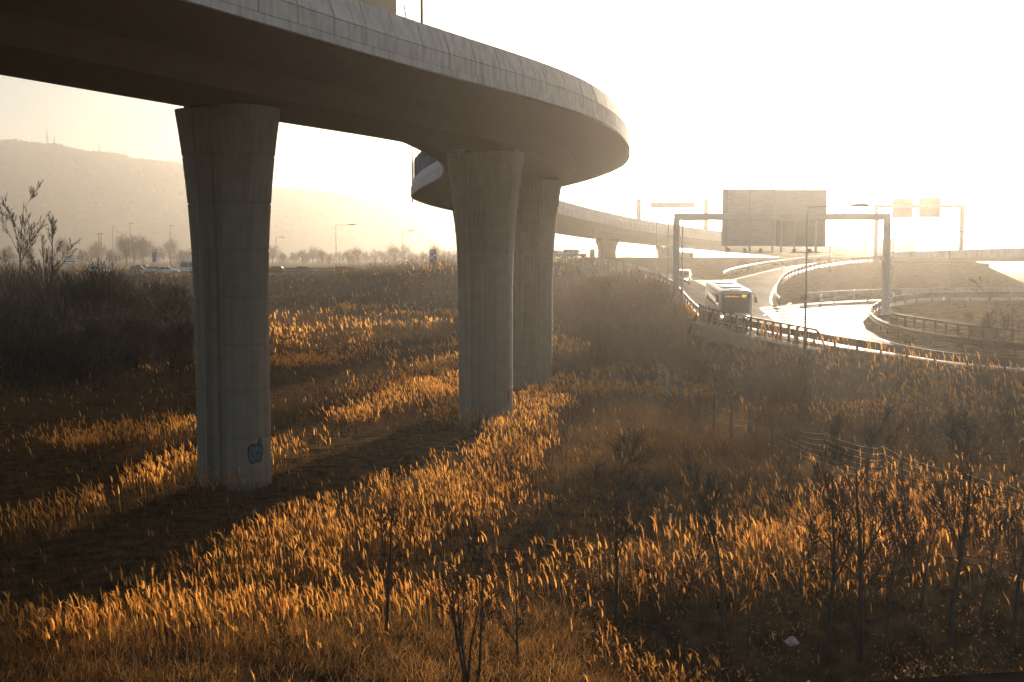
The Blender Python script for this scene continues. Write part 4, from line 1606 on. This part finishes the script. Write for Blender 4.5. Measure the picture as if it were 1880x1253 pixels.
for (y0, y1, dens, wd, hs, K) in ((17, 42, 62, 0.016, 1.0, 3), (42, 70, 48, 0.026, 1.0, 3), (70, 120, 13, 0.05, 1.1, 2), (120, 216, 2.4, 0.10, 1.2, 2)):
    X, Y = field_points(y0, y1, dens)
    k = open_ground(X, Y)
    X, Y = X[k], Y[k]
    r = reed_map(X, Y)
    pn = fnoise(X + 90, Y + 40, 3.4)
    keep = RS.rand(len(X)) < 0.45 + 0.55 * pn
    X, Y, r, pn = X[keep], Y[keep], r[keep], pn[keep]
    n = len(X)
    h = (0.30 + 0.5 * pn + 0.45 * r) * U(0.55, 1.15, n) * hs
    T = tints(n, (0.035, 0.019, 0.008), (0.115, 0.058, 0.02)) * (0.7 + 0.6 * fnoise(X + 7, Y, 6.0))[:, None]
    sm, hm_ = soft_map(X, Y)[:, None], heath_map(X, Y)[:, None]
    T = T * (1 - sm) + tints(n, (0.10, 0.055, 0.022), (0.19, 0.11, 0.045)) * sm
    T = T * (1 - hm_) + tints(n, (0.10, 0.05, 0.018), (0.40, 0.20, 0.06), .3) * hm_
    prof = [1, .8, .45, .08][-(K + 1):] if K == 3 else [1, .75, .1]
    V, Q, T2, _ = ribbons(np.column_stack([X, Y, H(X, Y) - .03]), h, U(0, 6.28, n), U(.1, .9, n), np.full(n, wd) * U(.7, 1.5, n), U(0, 3.14, n), prof, T)
    grass.add(V, Q, T2)
for (y0, y1, dens, wd, ln, cross) in ((17, 42, 36, .031, .25, True), (42, 70, 19, .042, .30, True), (70, 120, 6.5, .075, .45, False), (120, 216, 1.5, .17, .65, False)):
    X, Y = field_points(y0, y1, dens)
    k = open_ground(X, Y)
    X, Y = X[k], Y[k]
    r = reed_map(X, Y)
    k = RS.rand(len(X)) < r * (.12 + 1.5 * sstep(.38, .62, fnoise(X + 31, Y + 77, 1.5))) + 0.012
    X, Y, r = X[k], Y[k], r[k]
    n = len(X)
    stand(X, Y, (0.45 + 0.4 * r) * U(.6, 1.3, n), np.abs(RS.normal(.15, .2, n)), ln, wd, 2 if y0 < 40 else (1 if cross else 0))
# taller tufts that catch the light beyond the added ditch and on the bank under the barrier
# grass along the verge below the near barrier
P_ = [p for p, _ in resample([Vector((x, y, 0)) for x, y in EDGE[:10]], .05)]
n = 1300
ks = RS.randint(0, len(P_), n)
k = RS.rand(n) < sstep(.4, .55, fnoise(np.array([P_[i].x for i in ks]), np.array([P_[i].y for i in ks]), 4.0)) + .15
ks = ks[k]
n = len(ks)
off_ = U(.4, 4.5, n)
X, Y = np.array([P_[i].x for i in ks]) - off_ * .55, np.array([P_[i].y for i in ks]) - off_ * .83
stand(X, Y, U(.5, 1.2, n), np.abs(RS.normal(.25, .3, n)), .42, .07, 1)
strips = []
for (x0, y0, x1, y1, w, m_) in ((-16.2, 33.5, -13.2, 45.5, .7, 520), (-21.5, 50.5, -15.8, 57, .9, 620), (-19.5, 87, -14.5, 93, 1.6, 700), (-8.5, 66.5, -4.2, 74, 1.9, 1100), (-9.6, 59.5, -7.6, 61.5, .8, 200), (-10.3, 46, -8.8, 49.5, .8, 260), (-7.2, 78, -3.6, 86, 1.2, 500)):
    m_ = int(m_ * 1.5)
    f = RS.rand(m_)
    strips.append((x0 + (x1 - x0) * f + RS.normal(0, w * .8, m_), y0 + (y1 - y0) * f + RS.normal(0, w * 1.7, m_)))
X, Y = np.concatenate([a for a, b in strips]), np.concatenate([b for a, b in strips])
k = open_ground(X, Y) & (fnoise(X + 17, Y + 3, 1.8) + .25 * RS.rand(len(X)) > .56)
X, Y = X[k], Y[k]
n = len(X)
stand(X, Y, U(.3, 1.05, n), np.abs(RS.normal(.25, .3, n)), .32, .05, 1)
for (cx, cy_, sx, sy, n) in ((12.3, 36.0, 5.5, 2.0, 1300), (6.2, 29.2, 6.0, 1.3, 560), (22, 58.5, 6, 2.5, 700), (-6.5, 25.2, 3.2, 1.2, 420), (-9.8, 24.6, 1.5, 1.0, 260), (-2.0, 26.4, 2.5, .9, 240), (3.5, 24.6, 1.6, .5, 120), (11.5, 68, 1.8, 3, 260), (9.2, 32.0, 3.5, 1.0, 350), (-10.9, 39.7, 1.7, .4, 70)):
    X, Y = RS.normal(cx, sx * .6, n), RS.normal(cy_, sy * .7, n)
    k = open_ground(X, Y)
    X, Y = X[k], Y[k]
    n = len(X)
    stand(X, Y, U(.6, 1.25, n), np.abs(RS.normal(.22, .28, n)), .29, .042, 2)
# matted dead grass lying between the stands
for (y0, y1, dens, wd) in ((18, 45, 34, .014), (45, 75, 12, .024), (75, 120, 3, .05)):
    X, Y = field_points(y0, y1, dens)
    k = ~inside(X, Y, HIGH) & (fnoise(X + 60, Y + 9, 1.7) + .3 * RS.rand(len(X)) > .5)
    X, Y = X[k], Y[k]
    n = len(X)
    V, Q, T2, _ = ribbons(np.column_stack([X, Y, H(X, Y) + .01]), U(.05, .2, n), rad(200) + RS.normal(0, 1.1, n), U(1.5, 5, n), np.full(n, wd) * U(.6, 1.6, n), U(0, 3.14, n), [.8, 1, .7, .15],
                          tints(n, (0.05, 0.03, 0.014), (0.26, 0.16, 0.07), .3), droop=.12)
    grass.add(V, Q, T2)
n = 42000
X, Y = U(.5, 17, n), U(32, 68, n)
k = (RS.rand(n) < soft_map(X, Y)) & open_ground(X, Y)
X, Y = X[k], Y[k]
n = len(X)
fz = fnoise(X, Y, 1.6)
V, Q, T2, _ = ribbons(np.column_stack([X, Y, H(X, Y) - .03]), (.25 + .6 * fz) * U(.6, 1.2, n), rad(200) + U(-1.5, 1.5, n), U(.3, 1.2, n), U(.012, .03, n), U(0, 3.14, n), [1, .8, .45, .1],
                      tints(n, (0.10, 0.052, 0.016), (0.25, 0.14, 0.045)))
grass.add(V, Q, T2)
n = 26000
X, Y = U(-14, 4, n), U(22, 29, n)
k = RS.rand(n) < heath_map(X, Y) * sstep(.36, .56, fnoise(X + 5, Y, 1.4))
X, Y = X[k], Y[k]
n = len(X)
fz = fnoise(X + 5, Y, 1.4)
V, Q, T2, _ = ribbons(np.column_stack([X, Y, H(X, Y) - .03]), (.12 + .55 * fz) * U(.5, 1.2, n), U(0, 6.28, n), U(.2, 1.3, n), U(.008, .02, n), U(0, 3.14, n), [1, .8, .5, .2],
                      tints(n, (0.20, 0.085, 0.022), (0.60, 0.32, 0.09), .3))
grass.add(V, Q, T2)
# dead leaves and sprigs hanging in the dark brush of the added ditch
n = 5200
X, Y = U(1.5, 15, n), U(22.5, 30, n)
k = fnoise(X + 44, Y + 13, 1.3) > .5
X, Y = X[k], Y[k]
n = len(X)
V, Q, T2, _ = ribbons(np.column_stack([X, Y, H(X, Y) + U(.15, 1.25, n)]), U(.04, .13, n), U(0, 6.28, n), U(.4, 2.0, n), U(.02, .045, n), U(0, 3.14, n), [.4, 1, .8, .1], tints(n, (0.22, 0.09, 0.025), (0.6, 0.3, 0.08), .3))
grass.add(V, Q, T2)
tag(grass.build("dry_grass", M['grass']), kind="stuff")
tag(plumes.build("reed_grass", M['plume']), kind="stuff")

# scrub: thin dark stems matted over the banks and the added ditch
scrub = Cloud()
for (y0, y1, dens, wd, hm) in ((17, 60, 22, .014, .9), (60, 110, 12, .024, 1.2), (110, 224, 4.5, .07, 1.7)):
    X, Y = field_points(y0, y1, dens, .58)
    k = ~inside(X, Y, HIGH)
    X, Y = X[k], Y[k]
    d = slope_d(X, Y)
    f = fnoise(X + 200, Y, 5.0)
    near_r = (X > 1) & (Y < 60)
    m = sstep(13, 5, d) + 0.8 * near_r * sstep(.40, .55, f) * (1 - .8 * soft_map(X, Y)) + .8 * sstep(3, 8, X) * sstep(29, 26, Y) + 0.35 * sstep(.5, .68, f) * (X > -14) + .55 * ((Y > 195) * sstep(24, 12, d)) + .8 * sstep(-20, -30, X) * sstep(60, 80, Y) * sstep(140, 120, Y)
    k = (RS.rand(len(X)) < m) & ~((np.abs(X + 46) < 9) & (Y > 205))
    X, Y = X[k], Y[k]
    hm = hm * np.where(Y > 190, .38, 1.0)
    n = len(X)
    T = tints(n, (0.022, 0.015, 0.01), (0.075, 0.042, 0.02))
    T = T * (1 - .65 * sstep(-14, -20, X) * sstep(55, 65, Y) * sstep(150, 130, Y))[:, None]  # shade put into the scrub tint around the thicket
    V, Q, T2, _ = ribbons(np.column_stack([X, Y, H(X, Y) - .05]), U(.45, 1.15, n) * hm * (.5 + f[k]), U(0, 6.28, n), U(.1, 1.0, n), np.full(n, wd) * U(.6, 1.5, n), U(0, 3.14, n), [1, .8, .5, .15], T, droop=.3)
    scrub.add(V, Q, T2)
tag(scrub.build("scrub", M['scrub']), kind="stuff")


# ---- trees and shrubs
def grow(rnd, p, d, length, r, level, maxl, out, spread=0.6, up=0.25, kids=(5, 8), wander=.13, clen=(.3, .55)):
    n = 5
    pts, rs = [p.copy()], [r]
    for k in range(n):
        d = (d + Vector((rnd.uniform(-1, 1), rnd.uniform(-1, 1), rnd.uniform(-.6, 1) * .7)) * wander + Vector((0, 0, up * .12))).normalized()
        p = p + d * (length / n)
        pts.append(p.copy())
        rs.append(r * (1 - .82 * (k + 1) / n))
    out.append((level, pts, rs))
    if level >= maxl:
        return
    for k in range(rnd.randint(*kids)):
        f = rnd.uniform(.25 if level else .3, .98)
        i = min(int(f * n), n - 1)
        q = pts[i].lerp(pts[i + 1], f * n - i)
        dd = (pts[i + 1] - pts[i]).normalized()
        side = Vector((rnd.uniform(-1, 1), rnd.uniform(-1, 1), rnd.uniform(-.3, .5)))
        side = (side - dd * side.dot(dd)).normalized()
        nd = (dd + side * rnd.uniform(.45, 1.0) * spread * 1.5).normalized()
        grow(rnd, q, nd, length * rnd.uniform(*clen) * (1.15 - .5 * f), max(.004, rs[i] * .55), level + 1, maxl, out, spread, up, kids, wander, clen)


def tree_meshes(seed, h, r=.05, stems=1, maxl=3, spread=.6, kids=(5, 8), lean=.08, min_r=.004, wander=.13, clen=(.3, .55), up=.35):
    rnd = random.Random(seed)
    tr_, cr = MB(), MB()
    for s in range(stems):
        out = []
        a = rnd.uniform(0, 6.28)
        d0 = Vector((math.cos(a) * lean, math.sin(a) * lean, 1)).normalized()
        b = Vector((math.cos(a), math.sin(a), 0)) * (.12 * (stems > 1))
        grow(rnd, b + Vector((0, 0, -.15)), d0, h * rnd.uniform(.8, 1.0), r, 0, maxl, out, spread, up, kids, wander, clen)
        for lv, pts, rs in out:
            rs = [max(min_r, x) for x in rs]
            if lv == 0:
                tr_.tube(pts, rs, 6)
            else:
                cr.tube(pts if lv < 2 else pts[::2] + [pts[-1]], rs if lv < 2 else rs[::2] + [rs[-1]], 4 if lv == 1 else 3, cap=False)
    return tr_, cr


def bare_tree(name, label, loc, seed, h, cat="tree", group=None, material='bark', **kw):
    root = thing(name, label, cat, loc, 0, group)
    a, b = tree_meshes(seed, h, **kw)
    a.build("trunk", M[material], root, smooth=True)
    b.build("crown", M[material], root)
    return root


def sap(px, py, pytop, seed, label, Y=None, **kw):
    """a bare sapling whose foot and top are seen at the given pixels"""
    b = G(px, py, 0)
    for _ in range(4):
        b = G(px, py, H1(b.x, b.y))
    h = (W(px, pytop, b.y).z - b.z)
    kw.setdefault('r', .012 * h)
    return bare_tree("sapling", label, b, seed, h, "sapling", "bare saplings in the grass before the camera", min_r=.0065, **kw)


sap(709, 1175, 875, 11, "straight bare sapling in the lit grass, standing alone before the foot of the graffitied pier", kids=(5, 7), r=.055)
sap(868, 1262, 985, 12, "clump of several thin dark stems at the bottom edge, among orange grass", stems=5, kids=(4, 6), lean=.2, r=.034)
sap(950, 1235, 1040, 13, "low bushy sapling leaning over beside the clump of dark stems", kids=(5, 7), lean=.5, r=.04)
sap(1126, 1150, 838, 14, "wide forked bare sapling with arching limbs near the marker pole", kids=(8, 11), spread=.9, r=.06)
sap(1035, 905, 760, 15, "thin bare sapling behind the forked one, in the bright grass", kids=(3, 5), r=.02)
sap(945, 905, 800, 31, "tiny bare sapling at the foot of the fluted pier", kids=(3, 5), r=.02)
sap(1330, 1180, 850, 16, "slender sapling with upright wands past the marker pole", kids=(6, 8), spread=.35, r=.055)
sap(1520, 1160, 860, 17, "dark straight sapling in front of the wire fence, thinner of a close pair", kids=(7, 9), spread=.5, r=.065)
sap(1578, 1225, 800, 18, "tallest dark sapling in front of the wire fence, thicker of a close pair", kids=(9, 12), spread=.7, r=.095)
sap(1745, 1175, 790, 19, "dark branching sapling in front of the lower end of the wire fence", kids=(8, 11), spread=.7, r=.08)
sap(1690, 1115, 900, 20, "small sapling between the two big ones by the wire fence", kids=(5, 7), r=.04)
sap(1862, 1150, 880, 21, "sapling at the very edge of the picture, above the ledge", kids=(7, 9), spread=.6, r=.065)
sap(372, 1262, 1110, 22, "single thin wand of a sapling in orange grass at the bottom edge", kids=(3, 4), spread=.4, r=.02)
sap(516, 1240, 1135, 23, "short twiggy sapling in orange grass at the bottom edge", kids=(3, 5), r=.02)
sap(1625, 1190, 960, 25, "thin sapling just behind the tallest dark one before the wire fence", kids=(6, 8), spread=.5, r=.04)
sap(1470, 1120, 930, 26, "knee-high looking twiggy sapling beside the close pair", kids=(6, 8), spread=.7, r=.03)
sap(1255, 1130, 960, 27, "frail sapling just below the marker pole", kids=(5, 7), spread=.6, r=.028)
sap(1800, 1120, 900, 28, "leaning sapling between the branching one and the frame edge", kids=(6, 8), spread=.6, r=.045, lean=.3)
sap(1660, 1000, 820, 29, "dark sapling standing close behind the wire fence", kids=(6, 8), spread=.5, r=.045)
sap(1440, 1000, 850, 24, "faint sapling at the near end of the wire fence", kids=(4, 6), r=.025)
for px, py, top, sd, lab in ((1846, 722, 548, 41, "bare shrub on the bank by the near crash barrier, tallest one"), (1812, 716, 600, 42, "bare shrub on the bank by the near crash barrier, smaller one beside it"), (1885, 735, 520, 43, "bare shrub on the bank cut off by the frame")):
    b = R(px, py - 22)
    b = Vector((b.x - .5, b.y - 1.8, 0))
    b.z = H1(b.x, b.y)
    bare_tree("bare_shrub", lab, b, sd, W(px, top, b.y).z - b.z, "shrub", "bare shrubs on the bank by the barrier", stems=3, kids=(5, 8), lean=.3, r=.04, min_r=.007)

for px, top, Y, sd, lab, kw in ((36, 330, 92, 51, "tall bare tree above the dark thicket, tallest and nearest the frame edge", dict(kids=(10, 13), spread=.5, lean=.02)),
                                (88, 372, 90, 52, "tall bare tree above the dark thicket, second tallest", dict(kids=(9, 12), spread=.55, lean=.02)),
                                (118, 440, 88, 53, "slanting bare tree above the dark thicket", dict(kids=(7, 9), spread=.4, lean=.25)),
                                (-12, 470, 84, 54, "bare tree half out of the frame beside the dark thicket", dict(kids=(8, 10), spread=.4))):
    x = W(px, 600, Y).x
    z = H1(x, Y)
    bare_tree("bare_tree", lab, (x, Y, z), sd, (W(px, top, Y).z - z) * 1.0, "tree", "bare trees above the thicket", r=.11, min_r=.012, wander=.05, clen=(.22, .42), up=.5, **kw)


def shrub_mesh(seed, h, r, n_stem, n_twig, tw, lo=(0.04, 0.027, 0.016), hi=(0.10, 0.062, 0.034), z0=0.0, fill=1.0):
    """a leafless shrub or crown: curved stems, and twigs in uneven clumps through an egg-shaped volume"""
    global RS
    keep, RS = RS, np.random.RandomState(seed)
    n = n_stem
    C = Cloud()
    hh = h * U(.5, 1.02, n)
    a = U(0, 6.28, n)
    ln = U(.05, 1.0, n) * r / h * 1.1
    B = np.column_stack([RS.normal(0, .28 * r * (z0 == 0) + .01, n), RS.normal(0, .28 * r * (z0 == 0) + .01, n), np.full(n, -.2) + z0 * h])
    V, Q, T, _ = ribbons(B, hh * (1 - z0), a, ln, U(.5, 1.2, n) * tw * 3.2, U(0, 3.14, n), [1, .8, .6, .4, .12], tints(n, lo, hi), droop=.15)
    C.add(V, Q, T)
    m = n_twig
    nc = 22
    ca, cz = U(0, 6.28, nc), RS.beta(1.7, 1.3, nc)
    cr = np.sqrt(RS.rand(nc)) * r * np.sqrt(np.clip(1 - (2 * cz - .75) ** 2 / 1.7, .05, 1)) * .85
    cs = r * U(.22, .48, nc)
    k = RS.randint(0, nc, m)
    d = RS.normal(0, .55, (m, 3)) * cs[k][:, None]
    B = np.column_stack([np.cos(ca[k]) * cr[k], np.sin(ca[k]) * cr[k], z0 * h + cz[k] * h * (.88 - z0)]) + d * np.array([1, 1, 1.15])
    B[:, 2] = np.maximum(B[:, 2], -.1)
    out = np.arctan2(B[:, 1], B[:, 0])
    V, Q, T, _ = ribbons(B, h * U(.05, .17, m), out + U(-1.3, 1.3, m), U(.1, 1.5, m), U(.5, 1.3, m) * tw, U(0, 3.14, m), [1, .7, .2], tints(m, lo, hi), droop=.12)
    C.add(V, Q, T)
    o = C.build("twigs", M['scrub'])
    RS = keep
    return o


def shrub(label, loc, seed, h, r, n_stem=26, n_twig=900, tw=.03, group=None, name="shrub", **kw):
    root = thing(name, label, "shrub", loc, 0, group)
    o = shrub_mesh(seed, h, r, n_stem, n_twig, tw, **kw)
    o.parent = root
    return root


def put(px, Y, top, sd, label, rr, group, **kw):
    x = W(px, 600, Y).x
    z = H1(x, Y)
    return shrub(label, (x, Y, z), sd, max(.8, W(px, top, Y).z - z), rr, group=group, **kw)


gthk = "dark shrubs of the shaded thicket"
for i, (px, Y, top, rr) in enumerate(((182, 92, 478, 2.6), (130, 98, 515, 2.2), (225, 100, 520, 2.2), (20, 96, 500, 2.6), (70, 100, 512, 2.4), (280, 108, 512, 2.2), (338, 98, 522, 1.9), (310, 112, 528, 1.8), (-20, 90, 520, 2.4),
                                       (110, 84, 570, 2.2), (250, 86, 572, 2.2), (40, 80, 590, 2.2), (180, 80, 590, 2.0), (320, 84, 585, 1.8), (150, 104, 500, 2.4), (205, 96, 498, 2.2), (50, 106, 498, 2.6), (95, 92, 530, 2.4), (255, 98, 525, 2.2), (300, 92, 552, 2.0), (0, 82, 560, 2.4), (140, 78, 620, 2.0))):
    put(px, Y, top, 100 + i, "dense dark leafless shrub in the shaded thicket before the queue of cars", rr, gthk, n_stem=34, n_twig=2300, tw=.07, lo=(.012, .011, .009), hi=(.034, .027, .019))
gmid = "hazy shrubs between the piers and the road"
for i, (px, Y, top, rr) in enumerate(((1095, 104, 500, 2.4), (1140, 99, 488, 2.6), (1180, 93, 492, 2.5), (1215, 88, 520, 2.1), (1110, 92, 545, 2.2), (1165, 86, 545, 2.2), (1065, 112, 520, 2.2), (1240, 82, 575, 1.7), (1205, 80, 600, 1.7), (1040, 130, 505, 2.4), (1268, 77, 640, 1.4))):
    put(px, Y, top, 130 + i, "bushy leafless shrub in the hazy brown clump between the piers and the road", rr, gmid, n_stem=40, n_twig=3600, tw=.046, lo=(.035, .02, .008), hi=(.11, .06, .02))
gban = "dark shrubs on the bank below the crash barrier"
for i, (px, Y, top, rr) in enumerate(((1420, 66, 660, 1.5), (1470, 62, 668, 1.6), (1380, 70, 660, 1.5), (1560, 58, 700, 1.4), (1640, 54, 730, 1.4), (1720, 55, 715, 1.4), (1330, 66, 690, 1.4), (1500, 54, 745, 1.5), (1800, 50, 770, 1.3), (1600, 50, 790, 1.3), (1420, 56, 760, 1.2), (1440, 70, 640, 1.5), (1490, 68, 648, 1.4), (1400, 72, 648, 1.3), (1540, 64, 672, 1.3))):
    put(px, Y, top, 150 + i, "low dark shrub on the bank below the near crash barrier", rr, gban, n_stem=22, n_twig=1300, tw=.026, lo=(.035, .024, .015), hi=(.1, .06, .03))
gfar = "shrubs on the far road's bank"
pr = None
for i in range(18):
    px = 592 + i * 15 + random.Random(i).uniform(-8, 8)
    Y = 207 + random.Random(i + 50).uniform(-6, 3)
    x = W(px, 500, Y).x
    z = H1(x, Y) - .1
    if i < 3:
        pr = [shrub("brown shrub covering the bank of the far road", (x, Y, z), 170 + i, 1.7, 2.8, 24, 900, .06, gfar)] + (pr or [])
    else:
        dup(pr[i % 3], (x, Y, z), i * 1.3, None, gfar, .8 + .5 * random.Random(i + 9).random())

# distant tree line: copies of four trees
gline = "hazy trees of the distant tree line"
protos = []


def far_tree(seed, h, loc):
    root = thing("distant_tree", "hazy bare tree in the distant line behind the far road", "tree", loc, 0, gline)
    rnd = random.Random(seed)
    MB().tube([(0, 0, -1), (.1, 0, h * .4), (0, .1, h * .8)], [h * .03, h * .02, h * .008], 6).build("trunk", M['fartree'], root)
    o = shrub_mesh(seed, h, h * .42, 40, 1500, h * .013, (.05, .037, .02), (.10, .075, .04), z0=.18)
    o.name = "crown"
    o.parent = root
    return root


rnd = random.Random(77)
hts = {}
xs = [-60, -20, 15, 50, 92, 118, 150, 178, 205, 232, 246, 262, 290, 312, 335, 360, 500, 520, 538, 556, 574, 592, 606, 622, 640, 657, 672, 690, 706, 724, 742, 758, 776, 800, 815, 832, 848, 1030, 1052, 1075, 1118, 1150, 400, 430, 460]
for i, px in enumerate(xs):
    Y = rnd.uniform(480, 640)
    top = rnd.uniform(455, 468) if px > 400 else rnd.uniform(448, 464)
    if 225 < px < 275:
        top = 441
    if px > 1000:
        top = rnd.uniform(462, 470)
    x = W(px, 472, Y).x
    h = (488 - top) / FPX * Y * 1.12
    if i < 4:
        protos.append(far_tree(200 + i, 12.0, (x, Y, 4.5)))
        protos[-1].scale = (h / 12,) * 3
    else:
        dup(protos[i % 4], (x, Y, 4.5), rnd.uniform(0, 6), None, gline, h / 12)

# woods over the hill, with conifers standing up from the ridge
woods = Cloud()
n = 5200
f = RS.rand(n)
ix = np.interp(f, np.linspace(0, 1, 200), np.linspace(-1050, 180, 200))
v = np.where(RS.rand(n) < .45, U(.40, .52, n), U(.05, .5, n))
ris = np.sin(v * math.pi) ** .8
bz = np.interp(ix, rx, rz) * ris
by = HILL_Y - 380 + v * 760
base = np.column_stack([ix, by, bz - 3])
for k in range(7):
    b = base + RS.normal(0, 2.4, (n, 3)) * np.array([1, 1, .3])
    V, Q, T, _ = ribbons(b, U(5, 11, n) * (.35 + 1.5 * fnoise(ix, by, 34.0)), U(0, 6.28, n), U(0, .5, n), U(3, 6.5, n), U(-.6, .6, n), [.7, 1.0, .75, .15], tints(n, (.06, .05, .03), (.12, .09, .055)))
    woods.add(V, Q, T)
tag(woods.build("hillside_wood", M['forest']), kind="stuff")


def conifer(label, px, top, Y=HILL_Y - 10, h=24, w=7.5):
    z = W(px, top, Y).z
    root = thing("conifer", label, "tree", (W(px, 300, Y).x, Y, z - h), 0, "conifers on the ridge")
    MB().tube([(0, 0, -8), (0, 0, h)], [.8, .15], 6).build("trunk", M['fartree'], root)
    mb = MB()
    rnd_ = random.Random(px)
    for k in range(11):
        f_ = k / 11
        z0 = h * (.1 + .9 * f_)
        r0 = w / 2 * (1 - f_) * rnd_.uniform(.7, 1.15) + .3
        for j in range(9):
            a = 6.28 * j / 9 + k
            d = Vector((math.cos(a), math.sin(a), 0))
            s = Vector((-d.y, d.x, 0)) * r0 * .34
            t0 = Vector((0, 0, z0 + h * .06))
            e = d * r0 * rnd_.uniform(.75, 1.1) + Vector((0, 0, z0 - h * .03))
            mb.add([t0, e * 1.0 + s * .6, e + d * .4, e - s * .6], [(0, 1, 2), (0, 2, 3)])
    mb.build("crown", M['fartree'], root)


conifer("tallest spired conifer on the misty ridge, first of a close pair", 88, 236)
conifer("shorter spired conifer on the misty ridge, second of a close pair", 101, 246, h=21, w=6)
conifer("lone pointed conifer lower down the misty ridge", 183, 263, h=22, w=6)

# ------------------------------------------------------------------ wire fence
fpx = [(1206, 722, 664), (1219, 730, 668), (1231, 738, 690), (1246, 745, 700), (1265, 757, 705), (1283, 775, 718), (1311, 798, 722), (1342, 812, 735), (1376, 800, 752), (1418, 828, 763), (1467, 850, 790), (1514, 872, 795), (1590, 898, 820),
       (1618, 905, 818), (1692, 925, 850), (1770, 945, 868), (1850, 962, 895), (1930, 985, 915)]
fp = []
for px, py, t in fpx:
    b = G(px, py, 0)
    for _ in range(4):
        b = G(px, py, H1(b.x, b.y))
    fp.append((b, max(1.3, min(2.1, W(px, t, b.y).z - b.z))))
fence = thing("wire_fence", "wire fence on dark posts running along the foot of the bank", "fence", fp[0][0])
for b, h in fp:
    MB().tube([(0, 0, -.4), (.02, .01, h * .6), (0, .02, h)], [.085, .08, .07], 6).build("post", M['wood'], fence).location = b - fp[0][0]
rnd = random.Random(9)
for k in range(7):
    z = .14 + k * .14
    for i0_, i1_ in ((0, 3), (10, len(fp) - 1)) if k not in (2, 3) else ((0, len(fp) - 1),):
        pts = []
        for (a, ha), (b, hb) in zip(fp[i0_:i1_], fp[i0_ + 1:i1_ + 1]):
            for j in range(5):
                t = j / 5
                pts.append(a.lerp(b, t) + Vector((0, -.05, z * (ha + (hb - ha) * t) - rnd.uniform(.03, .07) * math.sin(math.pi * t))))
        pts.append(fp[i1_][0] + Vector((0, -.05, z * fp[i1_][1])))
        MB().tube(pts, .010 if i0_ else .007, 4).build("wire", M['wire'], fence, local=fp[0][0])

for k in range(8):
    z = .2 + k * .2
    (a, ha), (c, hc) = fp[0], fp[2]
    MB().tube([a + Vector((0, -.07, z * ha / 1.75)), fp[1][0] + Vector((0, -.07, z * fp[1][1] / 1.75)), c + Vector((0, -.07, z * hc / 1.75))], .028, 5).build("rail", M['wire'], fence, local=fp[0][0])

# litter in the grass
b = G(1453, 1200, 0)
for _ in range(4):
    b = G(1453, 1200, H1(b.x, b.y))
rnd = random.Random(4)
mb = MB()
rings = []
for i in range(6):
    rr = .13 * math.sin(math.pi * (i + .5) / 6)
    rings.append([Vector((math.cos(6.28 * k / 9) * rr * rnd.uniform(.7, 1.2) * 1.2, math.sin(6.28 * k / 9) * rr * rnd.uniform(.7, 1.2), .12 + .26 * i / 6 + rnd.uniform(-.02, .02))) for k in range(9)])
mb.loft(rings)
o = fix_normals(mb.build("plastic_bag", M['pink'], None))
o.location = b + Vector((0, 0, .05))
tag(o, "crumpled pinkish white plastic bag lying in the dark brush", "litter")

# ------------------------------------------------------------------ haze
mb = MB()
mb.box((0, 1780, 129), (6000, 4160, 264))
haze = mb.build("haze", None)
hm = bpy.data.materials.new("haze_air")
hm.use_nodes = True
hn = hm.node_tree
hn.nodes.remove(hn.nodes["Principled BSDF"])
pv = hn.nodes.new("ShaderNodeVolumePrincipled")
pv.inputs["Color"].default_value = (*HAZE_COL, 1)
pv.inputs["Density"].default_value = HAZE_DENSITY
pv.inputs["Anisotropy"].default_value = HAZE_G
hn.links.new(pv.outputs[0], hn.nodes["Material Output"].inputs["Volume"])
haze.data.materials.append(hm)
tag(haze, kind="stuff")
